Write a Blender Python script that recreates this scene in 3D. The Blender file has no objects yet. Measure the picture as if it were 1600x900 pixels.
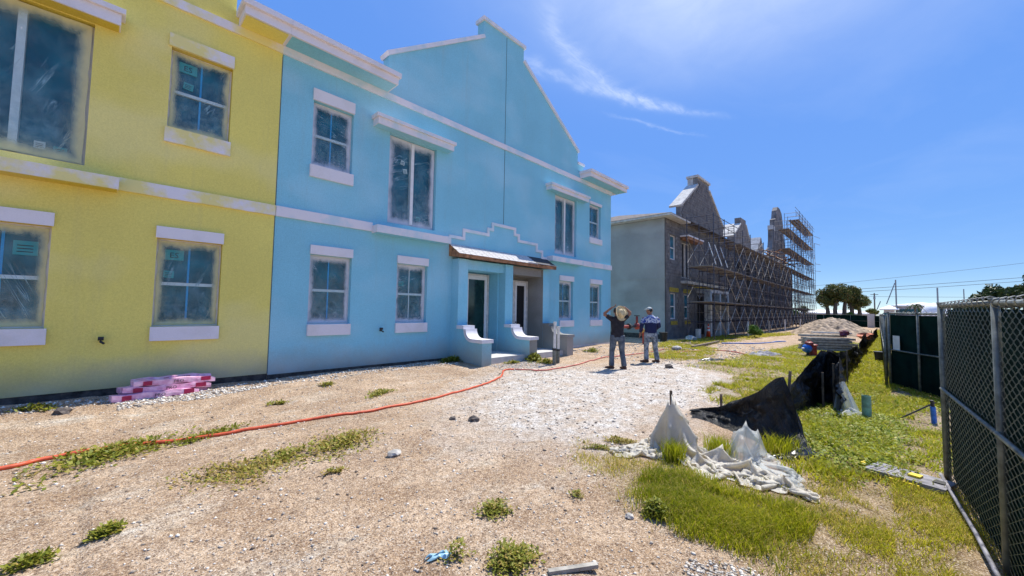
import bpy, math, random
import numpy as np
from mathutils import Matrix, Vector, Euler
random.seed(7); RNG = np.random.default_rng(7)
S = bpy.context.scene; COL = S.collection
R = math.radians

# ------------------------------------------------------------------ camera, sky, sun, exposure
CAM_H = 1.65
YAW, PITCH, ROLL, FPX = R(43.9), R(3.05), R(-0.99), 609.0
fw = Vector((math.cos(YAW)*math.cos(PITCH), math.sin(YAW)*math.cos(PITCH), math.sin(PITCH)))
rt0 = Vector((math.sin(YAW), -math.cos(YAW), 0)); up0 = rt0.cross(fw)
rt = math.cos(ROLL)*rt0 - math.sin(ROLL)*up0; up = math.sin(ROLL)*rt0 + math.cos(ROLL)*up0
cd = bpy.data.cameras.new('camera'); cam = bpy.data.objects.new('camera', cd); COL.objects.link(cam)
cam.matrix_world = Matrix(((rt.x, up.x, -fw.x, 0), (rt.y, up.y, -fw.y, 0), (rt.z, up.z, -fw.z, CAM_H), (0, 0, 0, 1)))
cd.sensor_width = 36.0; cd.lens = 36.0*FPX/1600.0; cd.clip_start = 0.05; cd.clip_end = 4000
S.camera = cam
S.view_settings.view_transform = 'Standard'; S.view_settings.look = 'None'
S.view_settings.exposure = 0.80; S.view_settings.gamma = 1.0

SUN_AZ, SUN_EL = R(1.5), R(60.0)          # azimuth from +X (along the facades) towards +Y
W = bpy.data.worlds.new('World'); S.world = W; W.use_nodes = True
wn = W.node_tree.nodes; wl = W.node_tree.links; wn.clear()
wo = wn.new('ShaderNodeOutputWorld'); bg = wn.new('ShaderNodeBackground'); bg.inputs['Strength'].default_value = 0.145
sky = wn.new('ShaderNodeTexSky'); sky.sky_type = 'NISHITA'; sky.sun_disc = False
sky.sun_elevation = SUN_EL; sky.sun_rotation = R(90) - SUN_AZ
sky.air_density = .6; sky.dust_density = .1; sky.ozone_density = 4.5; sky.altitude = 0
def wmath(op, a, b=None, c=None, clamp=False):
    n = wn.new('ShaderNodeMath'); n.operation = op; n.use_clamp = clamp
    for i, v in enumerate((a, b, c)):
        if v is None: continue
        if isinstance(v, (int, float)): n.inputs[i].default_value = v
        else: wl.new(v, n.inputs[i])
    return n.outputs[0]
tc = wn.new('ShaderNodeTexCoord'); sep = wn.new('ShaderNodeSeparateXYZ'); wl.new(tc.outputs['Generated'], sep.inputs[0])
zc = wmath('MAXIMUM', sep.outputs[2], 0.06)
cu = wmath('DIVIDE', sep.outputs[0], zc); cv = wmath('DIVIDE', sep.outputs[1], zc)
comb = wn.new('ShaderNodeCombineXYZ'); wl.new(cu, comb.inputs[0]); wl.new(cv, comb.inputs[1])
def wnoise(scale_vec, scale, detail=6, rough=.6, dist=0.0):
    mp = wn.new('ShaderNodeMapping'); mp.inputs['Scale'].default_value = scale_vec; wl.new(comb.outputs[0], mp.inputs[0])
    n = wn.new('ShaderNodeTexNoise'); n.inputs['Scale'].default_value = scale; n.inputs['Detail'].default_value = detail
    n.inputs['Roughness'].default_value = rough; n.inputs['Distortion'].default_value = dist
    wl.new(mp.outputs[0], n.inputs['Vector']); return n.outputs['Fac']
nz = wnoise((1, 1, 1), 5.0, 8, .62, .4)
nfil = wnoise((2.0, 7.0, 1), 4.0, 8, .65, .8)
def streak(u0, v0, a, b, w, ulo, uhi, amt):
    du = wmath('SUBTRACT', cu, u0)
    vv = wmath('ADD', wmath('ADD', wmath('MULTIPLY', wmath('MULTIPLY', du, du), a), wmath('MULTIPLY', du, b)), v0)
    dv = wmath('SUBTRACT', cv, vv)
    dv = wmath('ADD', dv, wmath('MULTIPLY', wmath('SUBTRACT', nz, .5), .16))
    g = wmath('EXPONENT', wmath('MULTIPLY', wmath('MULTIPLY', dv, dv), -1.0/(w*w)))
    m1 = wn.new('ShaderNodeMapRange'); m1.interpolation_type = 'SMOOTHSTEP'; wl.new(cu, m1.inputs[0]); m1.inputs[1].default_value = ulo-.12; m1.inputs[2].default_value = ulo+.2
    m2 = wn.new('ShaderNodeMapRange'); m2.interpolation_type = 'SMOOTHSTEP'; wl.new(cu, m2.inputs[0]); m2.inputs[1].default_value = uhi+.1; m2.inputs[2].default_value = uhi-.25
    f = wmath('MULTIPLY', wmath('MULTIPLY', m1.outputs[0], m2.outputs[0]), amt)
    fil = wn.new('ShaderNodeMapRange'); wl.new(nfil, fil.inputs[0]); fil.inputs[1].default_value = .3; fil.inputs[2].default_value = .72; fil.inputs[3].default_value = .22
    return wmath('MULTIPLY', wmath('MULTIPLY', g, f), fil.outputs[0])
cl = streak(1.38, .885, -.52, 0, .04, .95, 2.15, .32)
cl = wmath('ADD', cl, streak(1.30, .99, -.15, -.30, .04, .98, 1.85, .26))
cl = wmath('ADD', cl, streak(1.757, .985, 0, -.44, .018, 1.75, 2.3, .22))
vn = wn.new('ShaderNodeMapRange'); wl.new(wnoise((1, 1.6, 1), .75, 5, .55, .6), vn.inputs[0]); vn.inputs[1].default_value = .5; vn.inputs[2].default_value = .78; vn.inputs[4].default_value = .07
du_ = wmath('SUBTRACT', cu, 1.05); dv_ = wmath('SUBTRACT', cv, .22)      # thin bright veil high up towards the sun
veil = wmath('EXPONENT', wmath('MULTIPLY', wmath('ADD', wmath('MULTIPLY', du_, du_), wmath('MULTIPLY', wmath('MULTIPLY', dv_, dv_), 1.1)), -3.0))
cl = wmath('ADD', cl, wmath('MULTIPLY', veil, wmath('ADD', wmath('MULTIPLY', nz, .5), .30)))
cl = wmath('ADD', cl, vn.outputs[0], clamp=True)
hz = wn.new('ShaderNodeMapRange'); hz.interpolation_type = 'SMOOTHSTEP'; wl.new(sep.outputs[2], hz.inputs[0]); hz.inputs[1].default_value = .05; hz.inputs[2].default_value = .25
cl = wmath('MULTIPLY', cl, hz.outputs[0])
hs = wn.new('ShaderNodeHueSaturation'); hs.inputs['Hue'].default_value = .503; hs.inputs['Saturation'].default_value = 1.14
sb = wn.new('ShaderNodeSeparateColor'); wl.new(sky.outputs[0], sb.inputs[0])
kk = wmath('MULTIPLY', wmath('POWER', wmath('MAXIMUM', sb.outputs[2], .05), -.88), 3.1)   # the photo's exposure evens out the sky's brightness
vs = wn.new('ShaderNodeVectorMath'); vs.operation = 'SCALE'; wl.new(sky.outputs[0], vs.inputs[0]); wl.new(kk, vs.inputs['Scale']); wl.new(vs.outputs[0], hs.inputs['Color'])
mixc = wn.new('ShaderNodeMix'); mixc.data_type = 'RGBA'; wl.new(cl, mixc.inputs['Factor']); wl.new(hs.outputs[0], mixc.inputs['A']); mixc.inputs['B'].default_value = (3.9, 4.3, 4.9, 1)
wl.new(mixc.outputs['Result'], bg.inputs['Color']); wl.new(bg.outputs[0], wo.inputs['Surface'])

sl = bpy.data.lights.new('sun', 'SUN'); sl.energy = 3.55; sl.angle = R(.53); sl.color = (1, .955, .85)
so = bpy.data.objects.new('sun', sl); COL.objects.link(so)
sdir = Vector((math.cos(SUN_EL)*math.cos(SUN_AZ), math.cos(SUN_EL)*math.sin(SUN_AZ), math.sin(SUN_EL)))
so.rotation_euler = sdir.to_track_quat('Z', 'Y').to_euler(); so.location = (0, 0, 60)

# ------------------------------------------------------------------ helpers
def smooth(a, b, x): t = np.clip((x-a)/(b-a), 0, 1); return t*t*(3-2*t)
_PERM = np.random.default_rng(3).random((257, 257))
def vnoise(x, y, s):
    x = np.asarray(x, float)*s; y = np.asarray(y, float)*s
    xi = np.floor(x).astype(int); yi = np.floor(y).astype(int); fx = x-xi; fy = y-yi
    fx = fx*fx*(3-2*fx); fy = fy*fy*(3-2*fy); xi %= 256; yi %= 256
    return (_PERM[xi, yi]*(1-fx)+_PERM[xi+1, yi]*fx)*(1-fy)+(_PERM[xi, yi+1]*(1-fx)+_PERM[xi+1, yi+1]*fx)*fy - .5
def inpoly(x, y, poly):
    x = np.asarray(x); y = np.asarray(y); c = np.zeros(x.shape, bool); n = len(poly)
    for i in range(n):
        x0, y0 = poly[i]; x1, y1 = poly[(i+1) % n]
        if y0 == y1: continue
        k = ((y0 > y) != (y1 > y)) & (x < (x1-x0)*(y-y0)/(y1-y0)+x0); c ^= k
    return c
def gz(x, y):
    x = np.asarray(x, float); y = np.asarray(y, float)
    z = .09*smooth(6.8, 9.0, y)*smooth(-30, -5, x)*(1-smooth(17, 22, x))
    z = z - .05*smooth(2.2, .2, y)*smooth(-2, 3, x)
    far = 1-smooth(30, 70, np.hypot(x, y))
    z = z + far*(.05*vnoise(x, y, .45) + .035*vnoise(x+31, y+7, 1.3) + .016*vnoise(x+3, y+70, 4.1))
    near = 1-smooth(9, 22, np.hypot(x, y))
    q = (y-.38*x+.35*vnoise(x+4, y+2, .5)); band = np.clip(.5+1.6*vnoise(x+50, y+20, .35), 0, 1)*(1-smooth(11, 18, np.hypot(x, y)))
    z = z + band*.028*(np.abs(np.sin(q*5.2))**.5-.8) + near*.045*np.minimum(0, vnoise(x+60, y+33, 2.7)+.22)
    z = z + near*(.010*vnoise(x+11, y+5, 9.0)+.006*vnoise(x+1, y+9, 19.))
    return z
def g1(x, y): return float(gz(np.array([x]), np.array([y]))[0])

ORG = {}
class MB:
    def __init__(s): s.v = []; s.f = []; s.m = []
    def add(s, vs, fs, mi=0):
        o = len(s.v); s.v += [tuple(p) for p in vs]; s.f += [tuple(i+o for i in f) for f in fs]; s.m += [mi]*len(fs)
    def box(s, x0, x1, y0, y1, z0, z1, mi=0):
        s.add([(x0,y0,z0),(x1,y0,z0),(x1,y1,z0),(x0,y1,z0),(x0,y0,z1),(x1,y0,z1),(x1,y1,z1),(x0,y1,z1)],
              [(0,3,2,1),(4,5,6,7),(0,1,5,4),(1,2,6,5),(2,3,7,6),(3,0,4,7)], mi)
    def obox(s, c, u, v, w, mi=0):
        c, u, v, w = Vector(c), Vector(u), Vector(v), Vector(w)
        P = [c-u-v-w, c+u-v-w, c+u+v-w, c-u+v-w, c-u-v+w, c+u-v+w, c+u+v+w, c-u+v+w]
        s.add(P, [(0,3,2,1),(4,5,6,7),(0,1,5,4),(1,2,6,5),(2,3,7,6),(3,0,4,7)], mi)
    def bar(s, a, b, w, h, mi=0, upv=(0, 0, 1)):
        a, b = Vector(a), Vector(b); d = (b-a); L = d.length/2; d.normalize(); u = Vector(upv)
        if abs(d.dot(u)) > .98: u = Vector((1, 0, 0))
        sd = d.cross(u).normalized(); u = sd.cross(d)
        s.obox((a+b)/2, d*L, sd*w/2, u*h/2, mi)
    def tube(s, pts, r, n=6, mi=0, cap=True, rr=None):
        pts = [Vector(p) for p in pts]; o = len(s.v); k = len(pts)
        prev = None
        for i, p in enumerate(pts):
            d = (pts[min(i+1, k-1)]-pts[max(i-1, 0)]).normalized()
            if prev is None:
                u = Vector((0, 0, 1)) if abs(d.z) < .9 else Vector((0, 1, 0))
            else: u = prev
            u = (u-d*u.dot(d)).normalized(); prev = u; v = d.cross(u)
            ra = rr[i] if rr is not None else r
            if not isinstance(ra, tuple): ra = (ra, ra)
            for j in range(n):
                a = 2*math.pi*j/n; s.v.append(tuple(p+u*(ra[1]*math.cos(a))+v*(ra[0]*math.sin(a))))
        for i in range(k-1):
            for j in range(n):
                a = o+i*n+j; b = o+i*n+(j+1) % n; s.f.append((a, b, b+n, a+n)); s.m.append(mi)
        if cap:
            s.f.append(tuple(o+j for j in range(n))[::-1]); s.m.append(mi)
            s.f.append(tuple(o+(k-1)*n+j for j in range(n))); s.m.append(mi)
    def lathe(s, c, prof, n=16, mi=0):
        o = len(s.v)
        for r, z in prof:
            for j in range(n):
                a = 2*math.pi*j/n; s.v.append((c[0]+r*math.cos(a), c[1]+r*math.sin(a), c[2]+z))
        for i in range(len(prof)-1):
            for j in range(n):
                a = o+i*n+j; b = o+i*n+(j+1) % n; s.f.append((a, b, b+n, a+n)); s.m.append(mi)
        s.f.append(tuple(o+j for j in range(n))[::-1]); s.m.append(mi)
        s.f.append(tuple(o+(len(prof)-1)*n+j for j in range(n))); s.m.append(mi)
    def prismY(s, poly, y0, y1, mi=0):      # polygon in XZ, counter-clockwise seen from -Y
        n = len(poly)
        s.add([(x, y0, z) for x, z in poly]+[(x, y1, z) for x, z in poly],
              [tuple(range(n)), tuple(range(2*n-1, n-1, -1))]+[(i, i+n, (i+1) % n+n, (i+1) % n) for i in range(n)], mi)
    def prismX(s, poly, x0, x1, mi=0, end=None):      # polygon in YZ
        n = len(poly)
        s.add([(x0, y, z) for y, z in poly]+[(x1, y, z) for y, z in poly],
              [tuple(range(n)), tuple(range(2*n-1, n-1, -1))]+[(i, i+n, (i+1) % n+n, (i+1) % n) for i in range(n)], mi)
    def mesh(s, name, mats, org=(0, 0, 0), smoothf=False):
        me = bpy.data.meshes.new(name)
        me.from_pydata([(a-org[0], b-org[1], c-org[2]) for a, b, c in s.v], [], s.f)
        for m in (mats if isinstance(mats, (list, tuple)) else [mats]): me.materials.append(m)
        me.polygons.foreach_set('material_index', s.m)
        if smoothf: me.polygons.foreach_set('use_smooth', [True]*len(s.f))
        me.update(); return me
    def build(s, name, mats, parent=None, kind=None, smoothf=False, org=None):
        if org is None: org = ORG[parent.name] if parent is not None else (0, 0, 0)
        return link(name, s.mesh(name, mats, org, smoothf), parent, kind, org)
def link(name, me, parent=None, kind=None, org=(0, 0, 0)):
    o = bpy.data.objects.new(name, me); COL.objects.link(o)
    if parent is not None: o.parent = parent
    else: o.location = org
    if kind: o['kind'] = kind
    ORG[o.name] = tuple(org); return o
def tag(o, label, cat=None, group=None):
    o['label'] = label
    if cat: o['category'] = cat
    if group: o['group'] = group
    return o
def thing(name, label, cat, loc=(0, 0, 0), group=None):
    o = bpy.data.objects.new(name, None); COL.objects.link(o); o.location = loc; o.empty_display_size = .2
    ORG[o.name] = tuple(loc); return tag(o, label, cat, group)
def inst(name, me, parent, loc, rot=(0, 0, 0), scale=(1, 1, 1)):    # shared mesh in local coordinates, loc is a world position
    o = bpy.data.objects.new(name, me); COL.objects.link(o); po = ORG[parent.name]
    o.parent = parent; o.location = (loc[0]-po[0], loc[1]-po[1], loc[2]-po[2]); o.rotation_euler = rot; o.scale = scale
    ORG[o.name] = tuple(loc); return o
def np_mesh(name, V, F, mats, attrs=None, smoothf=False):      # V (n,3), F (m,k)
    me = bpy.data.meshes.new(name); n, k = F.shape
    me.vertices.add(len(V)); me.vertices.foreach_set('co', np.ascontiguousarray(V, np.float32).ravel())
    me.loops.add(n*k); me.loops.foreach_set('vertex_index', np.ascontiguousarray(F, np.int32).ravel())
    me.polygons.add(n); me.polygons.foreach_set('loop_start', np.arange(0, n*k, k, dtype=np.int32))
    if smoothf: me.polygons.foreach_set('use_smooth', np.ones(n, bool))
    for m in (mats if isinstance(mats, (list, tuple)) else [mats]): me.materials.append(m)
    for an, av in (attrs or {}).items():
        a = me.attributes.new(an, 'FLOAT', 'POINT'); a.data.foreach_set('value', np.ascontiguousarray(av, np.float32))
    me.update(calc_edges=True); me.validate(); return me
def text_mb(txt, size):
    cu_ = bpy.data.curves.new('txt', 'FONT'); cu_.body = txt; cu_.size = size; cu_.resolution_u = 2
    ob = bpy.data.objects.new('txt', cu_); COL.objects.link(ob)
    me = bpy.data.meshes.new_from_object(ob.evaluated_get(bpy.context.evaluated_depsgraph_get()))
    v = [tuple(p.co) for p in me.vertices]; f = [tuple(p.vertices) for p in me.polygons]
    bpy.data.objects.remove(ob); bpy.data.curves.remove(cu_); bpy.data.meshes.remove(me); return v, f
def remesh(mb, voxel, mats, name, it=3, fac=.5):
    me = mb.mesh('tmp', mats); ob = bpy.data.objects.new('tmp', me); COL.objects.link(ob)
    m = ob.modifiers.new('r', 'REMESH'); m.mode = 'VOXEL'; m.voxel_size = voxel
    sm = ob.modifiers.new('s', 'SMOOTH'); sm.iterations = it; sm.factor = fac
    out = bpy.data.meshes.new_from_object(ob.evaluated_get(bpy.context.evaluated_depsgraph_get())); out.name = name
    bpy.data.objects.remove(ob); bpy.data.meshes.remove(me)
    out.materials.clear()
    for m in (mats if isinstance(mats, (list, tuple)) else [mats]): out.materials.append(m)
    out.polygons.foreach_set('use_smooth', [True]*len(out.polygons)); return out

# ------------------------------------------------------------------ materials
class NT:
    def __init__(s, name):
        s.mat = bpy.data.materials.new(name); s.mat.use_nodes = True; s.t = s.mat.node_tree; s.n = s.t.nodes; s.l = s.t.links
        s.b = s.n['Principled BSDF']; s.out = s.n['Material Output']; s._tc = None
    def new(s, t): return s.n.new(t)
    def co(s, which='Object'):
        if s._tc is None: s._tc = s.new('ShaderNodeTexCoord')
        return s._tc.outputs[which]
    def set(s, sock, v):
        if hasattr(v, 'is_output'): s.l.new(v, sock)
        else: sock.default_value = v
    def noise(s, scale, detail=4, rough=.55, vec=None, sc=(1, 1, 1), dist=0., out='Fac'):
        n = s.new('ShaderNodeTexNoise'); n.inputs['Scale'].default_value = scale; n.inputs['Detail'].default_value = detail
        n.inputs['Roughness'].default_value = rough; n.inputs['Distortion'].default_value = dist
        v = vec or s.co()
        if sc != (1, 1, 1):
            mp = s.new('ShaderNodeMapping'); mp.inputs['Scale'].default_value = sc; s.l.new(v, mp.inputs[0]); v = mp.outputs[0]
        s.l.new(v, n.inputs['Vector']); return n.outputs[out]
    def ramp(s, f, lo, hi, a=0., b=1., sm=False):
        n = s.new('ShaderNodeMapRange'); s.l.new(f, n.inputs[0])
        if sm: n.interpolation_type = 'SMOOTHSTEP'
        for i, v in zip((1, 2, 3, 4), (lo, hi, a, b)): n.inputs[i].default_value = v
        return n.outputs[0]
    def math(s, op, a, b=None, clamp=False):
        n = s.new('ShaderNodeMath'); n.operation = op; n.use_clamp = clamp; s.set(n.inputs[0], a)
        if b is not None: s.set(n.inputs[1], b)
        return n.outputs[0]
    def mix(s, f, a, b, mode='MIX'):
        n = s.new('ShaderNodeMix'); n.data_type = 'RGBA'; n.blend_type = mode
        s.set(n.inputs['Factor'], f)
        for k, v in (('A', a), ('B', b)): s.set(n.inputs[k], v if hasattr(v, 'is_output') else (*v[:3], 1))
        return n.outputs['Result']
    def bump(s, h, strength=.3, dist=.01, prev=None):
        n = s.new('ShaderNodeBump'); n.inputs['Strength'].default_value = strength; n.inputs['Distance'].default_value = dist
        s.l.new(h, n.inputs['Height'])
        if prev is not None: s.l.new(prev, n.inputs['Normal'])
        return n.outputs[0]
    def fin(s, color, rough=.7, normal=None, metal=0., spec=None):
        s.set(s.b.inputs['Base Color'], color if hasattr(color, 'is_output') else (*color[:3], 1))
        s.set(s.b.inputs['Roughness'], rough); s.b.inputs['Metallic'].default_value = metal
        if spec is not None: s.b.inputs['Specular IOR Level'].default_value = spec
        if normal is not None: s.l.new(normal, s.b.inputs['Normal'])
        return s.mat
def simple(name, c, rough=.6, var=.15, scale=8., bump=0., bscale=40., metal=0., c2=None, spec=None):
    t = NT(name); c2 = c2 or tuple(x*(1-var*2) for x in c)
    col = t.mix(t.ramp(t.noise(scale, 5), .3, .7), c2, tuple(min(1, x*(1+var)) for x in c))
    nm = t.bump(t.noise(bscale, 3), bump, .01) if bump else None
    return t.fin(col, rough, nm, metal, spec)
def stucco(name, c, dirt=(.34, .31, .25), vary=.07, splash=1.):
    t = NT(name)
    big = t.ramp(t.noise(.55, 5), .3, .7); mid = t.ramp(t.noise(14, 4), .3, .7); fine = t.ramp(t.noise(85, 2, .6), .3, .7)
    col = t.mix(big, tuple(x*(1-vary) for x in c), tuple(min(1, x*(1+vary)) for x in c))
    col = t.mix(mid, t.mix(.06, col, (0, 0, 0)), col)
    grit = t.ramp(t.noise(34, 3, .7), .36, .64)
    col = t.mix(fine, t.mix(.12, col, (0, 0, 0)), t.mix(.05, col, (1, 1, 1))); col = t.mix(grit, t.mix(.10, col, (0, 0, 0)), t.mix(.03, col, (1, 1, 1)))
    stain = t.ramp(t.noise(1.1, 6, .65, sc=(1, 1, .25)), .62, .85, 0, .22); col = t.mix(stain, col, dirt)
    sp_ = t.new('ShaderNodeSeparateXYZ'); t.l.new(t.co(), sp_.inputs[0])
    foot = t.math('MULTIPLY', t.ramp(t.math('ADD', sp_.outputs[2], t.math('MULTIPLY', t.noise(2.2, 6, .7), -.55)), .50, -.15, 0, .8), splash); col = t.mix(foot, col, dirt)
    runs = t.ramp(t.noise(3.2, 6, .7, sc=(1, 1, .06)), .55, .75, 0, .16); col = t.mix(runs, col, dirt)
    patch = t.ramp(t.noise(.35, 3, .5, sc=(1, 1, 1.6)), .5, .62, 0, .10); col = t.mix(patch, col, (1, 1, 1))
    nm = t.bump(t.noise(1.6, 4, .5), .12, .05); nm = t.bump(t.noise(85, 2, .6), .55, .006, nm); nm = t.bump(t.noise(14, 4), .25, .01, nm)
    return t.fin(col, .92, nm, spec=.08)
M = {}
M['blue'] = stucco('blue stucco paint', (.25, .64, .79))
M['yellow'] = stucco('yellow stucco paint', (.90, .775, .17))
M['primer'] = stucco('grey unpainted stucco', (.25, .24, .215))
M['grey_stucco'] = stucco('grey cement render', (.37, .355, .325), vary=.16)
def trim(name, over, amount, lo=.47):
    t = NT(name); f = t.ramp(t.noise(1.7, 5, .6), lo, lo+.15, 0, amount)
    col = t.mix(f, (.79, .76, .79), over); col = t.mix(t.ramp(t.noise(60, 3), .3, .7), t.mix(.1, col, (.3, .3, .3)), col)
    col = t.mix(t.ramp(t.noise(5, 6, .75, sc=(1, 1, .5)), .62, .8, 0, .4), col, (.40, .37, .33))
    return t.fin(col, .8, t.bump(t.noise(3, 3), .2, .03, t.bump(t.noise(90, 2), .4, .005)), spec=.3)
M['trim'] = trim('white painted trim', (.44, .66, .74), .6)
M['trim_y'] = trim('white trim with yellow overspray', (.82, .72, .24), .92, .40)
M['trim_plain'] = trim('white painted moulding', (.60, .58, .55), .35)
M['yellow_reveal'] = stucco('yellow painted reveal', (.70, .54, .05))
M['footing'] = simple('dark footing', (.075, .062, .055), .9, .4, 9, .8, 25)  # dark grey-brown strip at the wall base
M['concrete'] = simple('bare concrete', (.58, .56, .52), .9, .15, 4, .5, 60)
M['slab'] = simple('pale concrete slab', (.58, .56, .53), .85, .08, 5, .3, 60)
M['joint'] = simple('control joint', (.05, .11, .15), .8)
M['shingle'] = simple('grey asphalt shingle', (.62, .59, .57), .95, .3, 30, .8, 120, c2=(.40, .37, .36))
M['underlay'] = simple('black roofing felt', (.03, .03, .04), .7, .2)
M['fascia_wood'] = simple('raw timber fascia', (.36, .17, .08), .75, .4, 7, .4, 30)
M['roof_dark'] = simple('brown roof felt', (.17, .14, .125), .9, .3, 3, .8, 25)
M['white_vinyl'] = simple('white vinyl frame', (.78, .76, .74), .4, .05)
M['cream_vinyl'] = simple('dusty vinyl frame', (.66, .62, .56), .5, .12)
M['blue_tape'] = simple('blue protective film', (.012, .36, .74), .35, .1)
def glass(name, c, rough=.08):
    t = NT(name); col = t.mix(t.ramp(t.noise(2.2, 4), .35, .7), tuple(x*.6 for x in c), tuple(x*1.7+.003 for x in c))
    return t.fin(col, rough, t.bump(t.noise(1.4, 2), .06, .05), spec=.55)
M['glass'] = glass('dark window glass', (.002, .080, .105), .18)
M['glass_blue'] = glass('blue filmed glass', (.010, .11, .16), .2)
M['glass_green'] = glass('green tinted door glass', (.008, .028, .022), .12)
M['dark'] = simple('interior shade black', (.012, .011, .012), .9)  # near-black colour stands in for the shade of unlit rooms
M['paper_teal'] = simple('teal paper label', (.05, .36, .36), .7, .05)
M['paper_white'] = simple('white paper', (.72, .74, .70), .7, .05)
M['ink'] = simple('black ink', (.012, .018, .02), .6)
def film(name, edge, seed, k=1.0):
    t = NT(name); m = t.mat; t.n.remove(t.b)
    uv = t.co('UV'); sp = t.new('ShaderNodeSeparateXYZ'); t.l.new(uv, sp.inputs[0])
    ex = t.math('MINIMUM', sp.outputs[0], t.math('SUBTRACT', 1., sp.outputs[0]))
    ey = t.math('MINIMUM', sp.outputs[1], t.math('SUBTRACT', 1., sp.outputs[1]))
    e = t.math('MINIMUM', ex, t.math('MULTIPLY', ey, 1.3))
    ob = t.new('ShaderNodeMapping'); ob.inputs['Location'].default_value = (seed*3.7, seed*1.3, 0); t.l.new(t.co('UV'), ob.inputs[0]); v = ob.outputs[0]
    n1 = t.noise(3.5, 6, .62, v); n2 = t.noise(9., 4, .6, v, (1, 1.5, 1))
    e2 = t.math('SUBTRACT', e, t.math('MULTIPLY', t.math('SUBTRACT', n1, .45), .20))
    edge_w = t.ramp(e2, -.01, .15, .85, 0., True)
    haze = t.math('ADD', t.ramp(n1, .42, .76, .02, .22), t.math('MULTIPLY', t.ramp(sp.outputs[1], .55, 0., 0, .42), t.ramp(n2, .3, .7)))
    rot = t.new('ShaderNodeMapping'); rot.inputs['Rotation'].default_value = (0, 0, (-1)**seed*(.55+.13*seed)); t.l.new(v, rot.inputs[0])
    fo = t.noise(1.0, 3, .5, rot.outputs[0], (11, 1.1, 1), dist=.8)
    line = t.math('SUBTRACT', 1., t.ramp(t.math('ABSOLUTE', t.math('SUBTRACT', fo, .56)), 0., .030), True)
    msk = t.ramp(t.noise(1.6, 2, .5, v), .42, .62)
    line = t.math('MULTIPLY', t.math('MULTIPLY', line, msk), .55)  # highlights on the film's folds, painted as pale lines
    f = t.math('MAXIMUM', t.math('MAXIMUM', edge_w, haze), line); f = t.math('MULTIPLY', f, k, True)
    bmp = t.bump(fo, .5, .02); bmp = t.bump(n2, .3, .01, bmp)
    d = t.new('ShaderNodeBsdfDiffuse'); t.l.new(t.mix(t.ramp(e2, .02, .2), edge, (.36, .58, .64)), d.inputs[0]); t.l.new(bmp, d.inputs['Normal'])
    g = t.new('ShaderNodeBsdfGlossy'); g.inputs['Roughness'].default_value = .22; g.inputs[0].default_value = (.9, .9, .9, 1); t.l.new(bmp, g.inputs['Normal'])
    tr = t.new('ShaderNodeBsdfTransparent'); tr.inputs[0].default_value = (.80, .90, .92, 1)
    m1 = t.new('ShaderNodeMixShader'); t.l.new(f, m1.inputs[0]); t.l.new(tr.outputs[0], m1.inputs[1]); t.l.new(d.outputs[0], m1.inputs[2])
    m2 = t.new('ShaderNodeMixShader'); m2.inputs[0].default_value = .03; t.l.new(m1.outputs[0], m2.inputs[1]); t.l.new(g.outputs[0], m2.inputs[2])
    t.l.new(m2.outputs[0], t.out.inputs['Surface']); return m
FILM_Y = [film('plastic film yellow edged %d' % i, (.70, .66, .36), i, 1.0) for i in range(3)]
FILM_B = [film('plastic film white edged %d' % i, (.74, .72, .76), i+5, 1.0) for i in range(4)]
def plastic_sheet(name, col, alpha, rough=.35):
    t = NT(name); c = t.mix(t.ramp(t.noise(5, 5), .3, .7), tuple(x*.78 for x in col), col)
    t.fin(c, rough, t.bump(t.noise(16, 5, .6), .5, .02)); t.b.inputs['Alpha'].default_value = alpha
    t.b.inputs['Subsurface Weight'].default_value = 0
    return t.mat
def translucent(name, col, tcol, w=.35, alpha=1., bs=16):
    t = NT(name); c = t.mix(t.ramp(t.noise(6, 5), .3, .7), tuple(x*.82 for x in col), col); nm = t.bump(t.noise(bs, 5, .6), .5, .02)
    t.fin(c, .45, nm)
    tl = t.new('ShaderNodeBsdfTranslucent'); tl.inputs[0].default_value = (*tcol, 1); t.l.new(nm, tl.inputs['Normal'])
    mx = t.new('ShaderNodeMixShader'); mx.inputs[0].default_value = w; t.l.new(t.b.outputs[0], mx.inputs[1]); t.l.new(tl.outputs[0], mx.inputs[2])
    if alpha < 1:
        tr = t.new('ShaderNodeBsdfTransparent'); m2 = t.new('ShaderNodeMixShader'); m2.inputs[0].default_value = alpha
        t.l.new(tr.outputs[0], m2.inputs[1]); t.l.new(mx.outputs[0], m2.inputs[2]); t.l.new(m2.outputs[0], t.out.inputs['Surface'])
    else: t.l.new(mx.outputs[0], t.out.inputs['Surface'])
    return t.mat
M['sheet_white'] = translucent('crumpled white plastic', (.78, .74, .66), (.75, .66, .46), .4, 1., 30)
M['sheet_clear'] = translucent('clear plastic', (.72, .74, .74), (.6, .65, .65), .3, .45)
M['black_plastic'] = NT('black silt fabric').fin((.006, .006, .008), .28)
_t = NT('black silt fabric grey mottled'); M['silt'] = _t.fin(_t.mix(_t.ramp(_t.noise(7, 6, .65), .58, .75), (.004, .004, .005), (.07, .073, .078)), .36, _t.bump(_t.noise(7, 6, .65, sc=(1, 1, .5), dist=1.5), 1., .08))  # black mixed with grey mottling by noise
M['stake'] = simple('weathered wood stake', (.19, .14, .10), .85, .3, 12, .4, 50)
M['old_wood'] = simple('grey weathered plank', (.42, .39, .34), .9, .25, 9, .5, 30)
M['wood'] = simple('pale timber', (.50, .37, .25), .8, .25, 9, .5, 30)
M['galv'] = simple('galvanised steel', (.40, .42, .42), .42, .2, 20, .1, 50, metal=.75)
M['galv_dull'] = simple('dull galvanised pipe', (.19, .205, .185), .5, .25, 15, .15, 50, metal=.35)
M['wire'] = simple('galvanised chain wire', (.22, .26, .245), .32, .2, 30, metal=.7)
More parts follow.
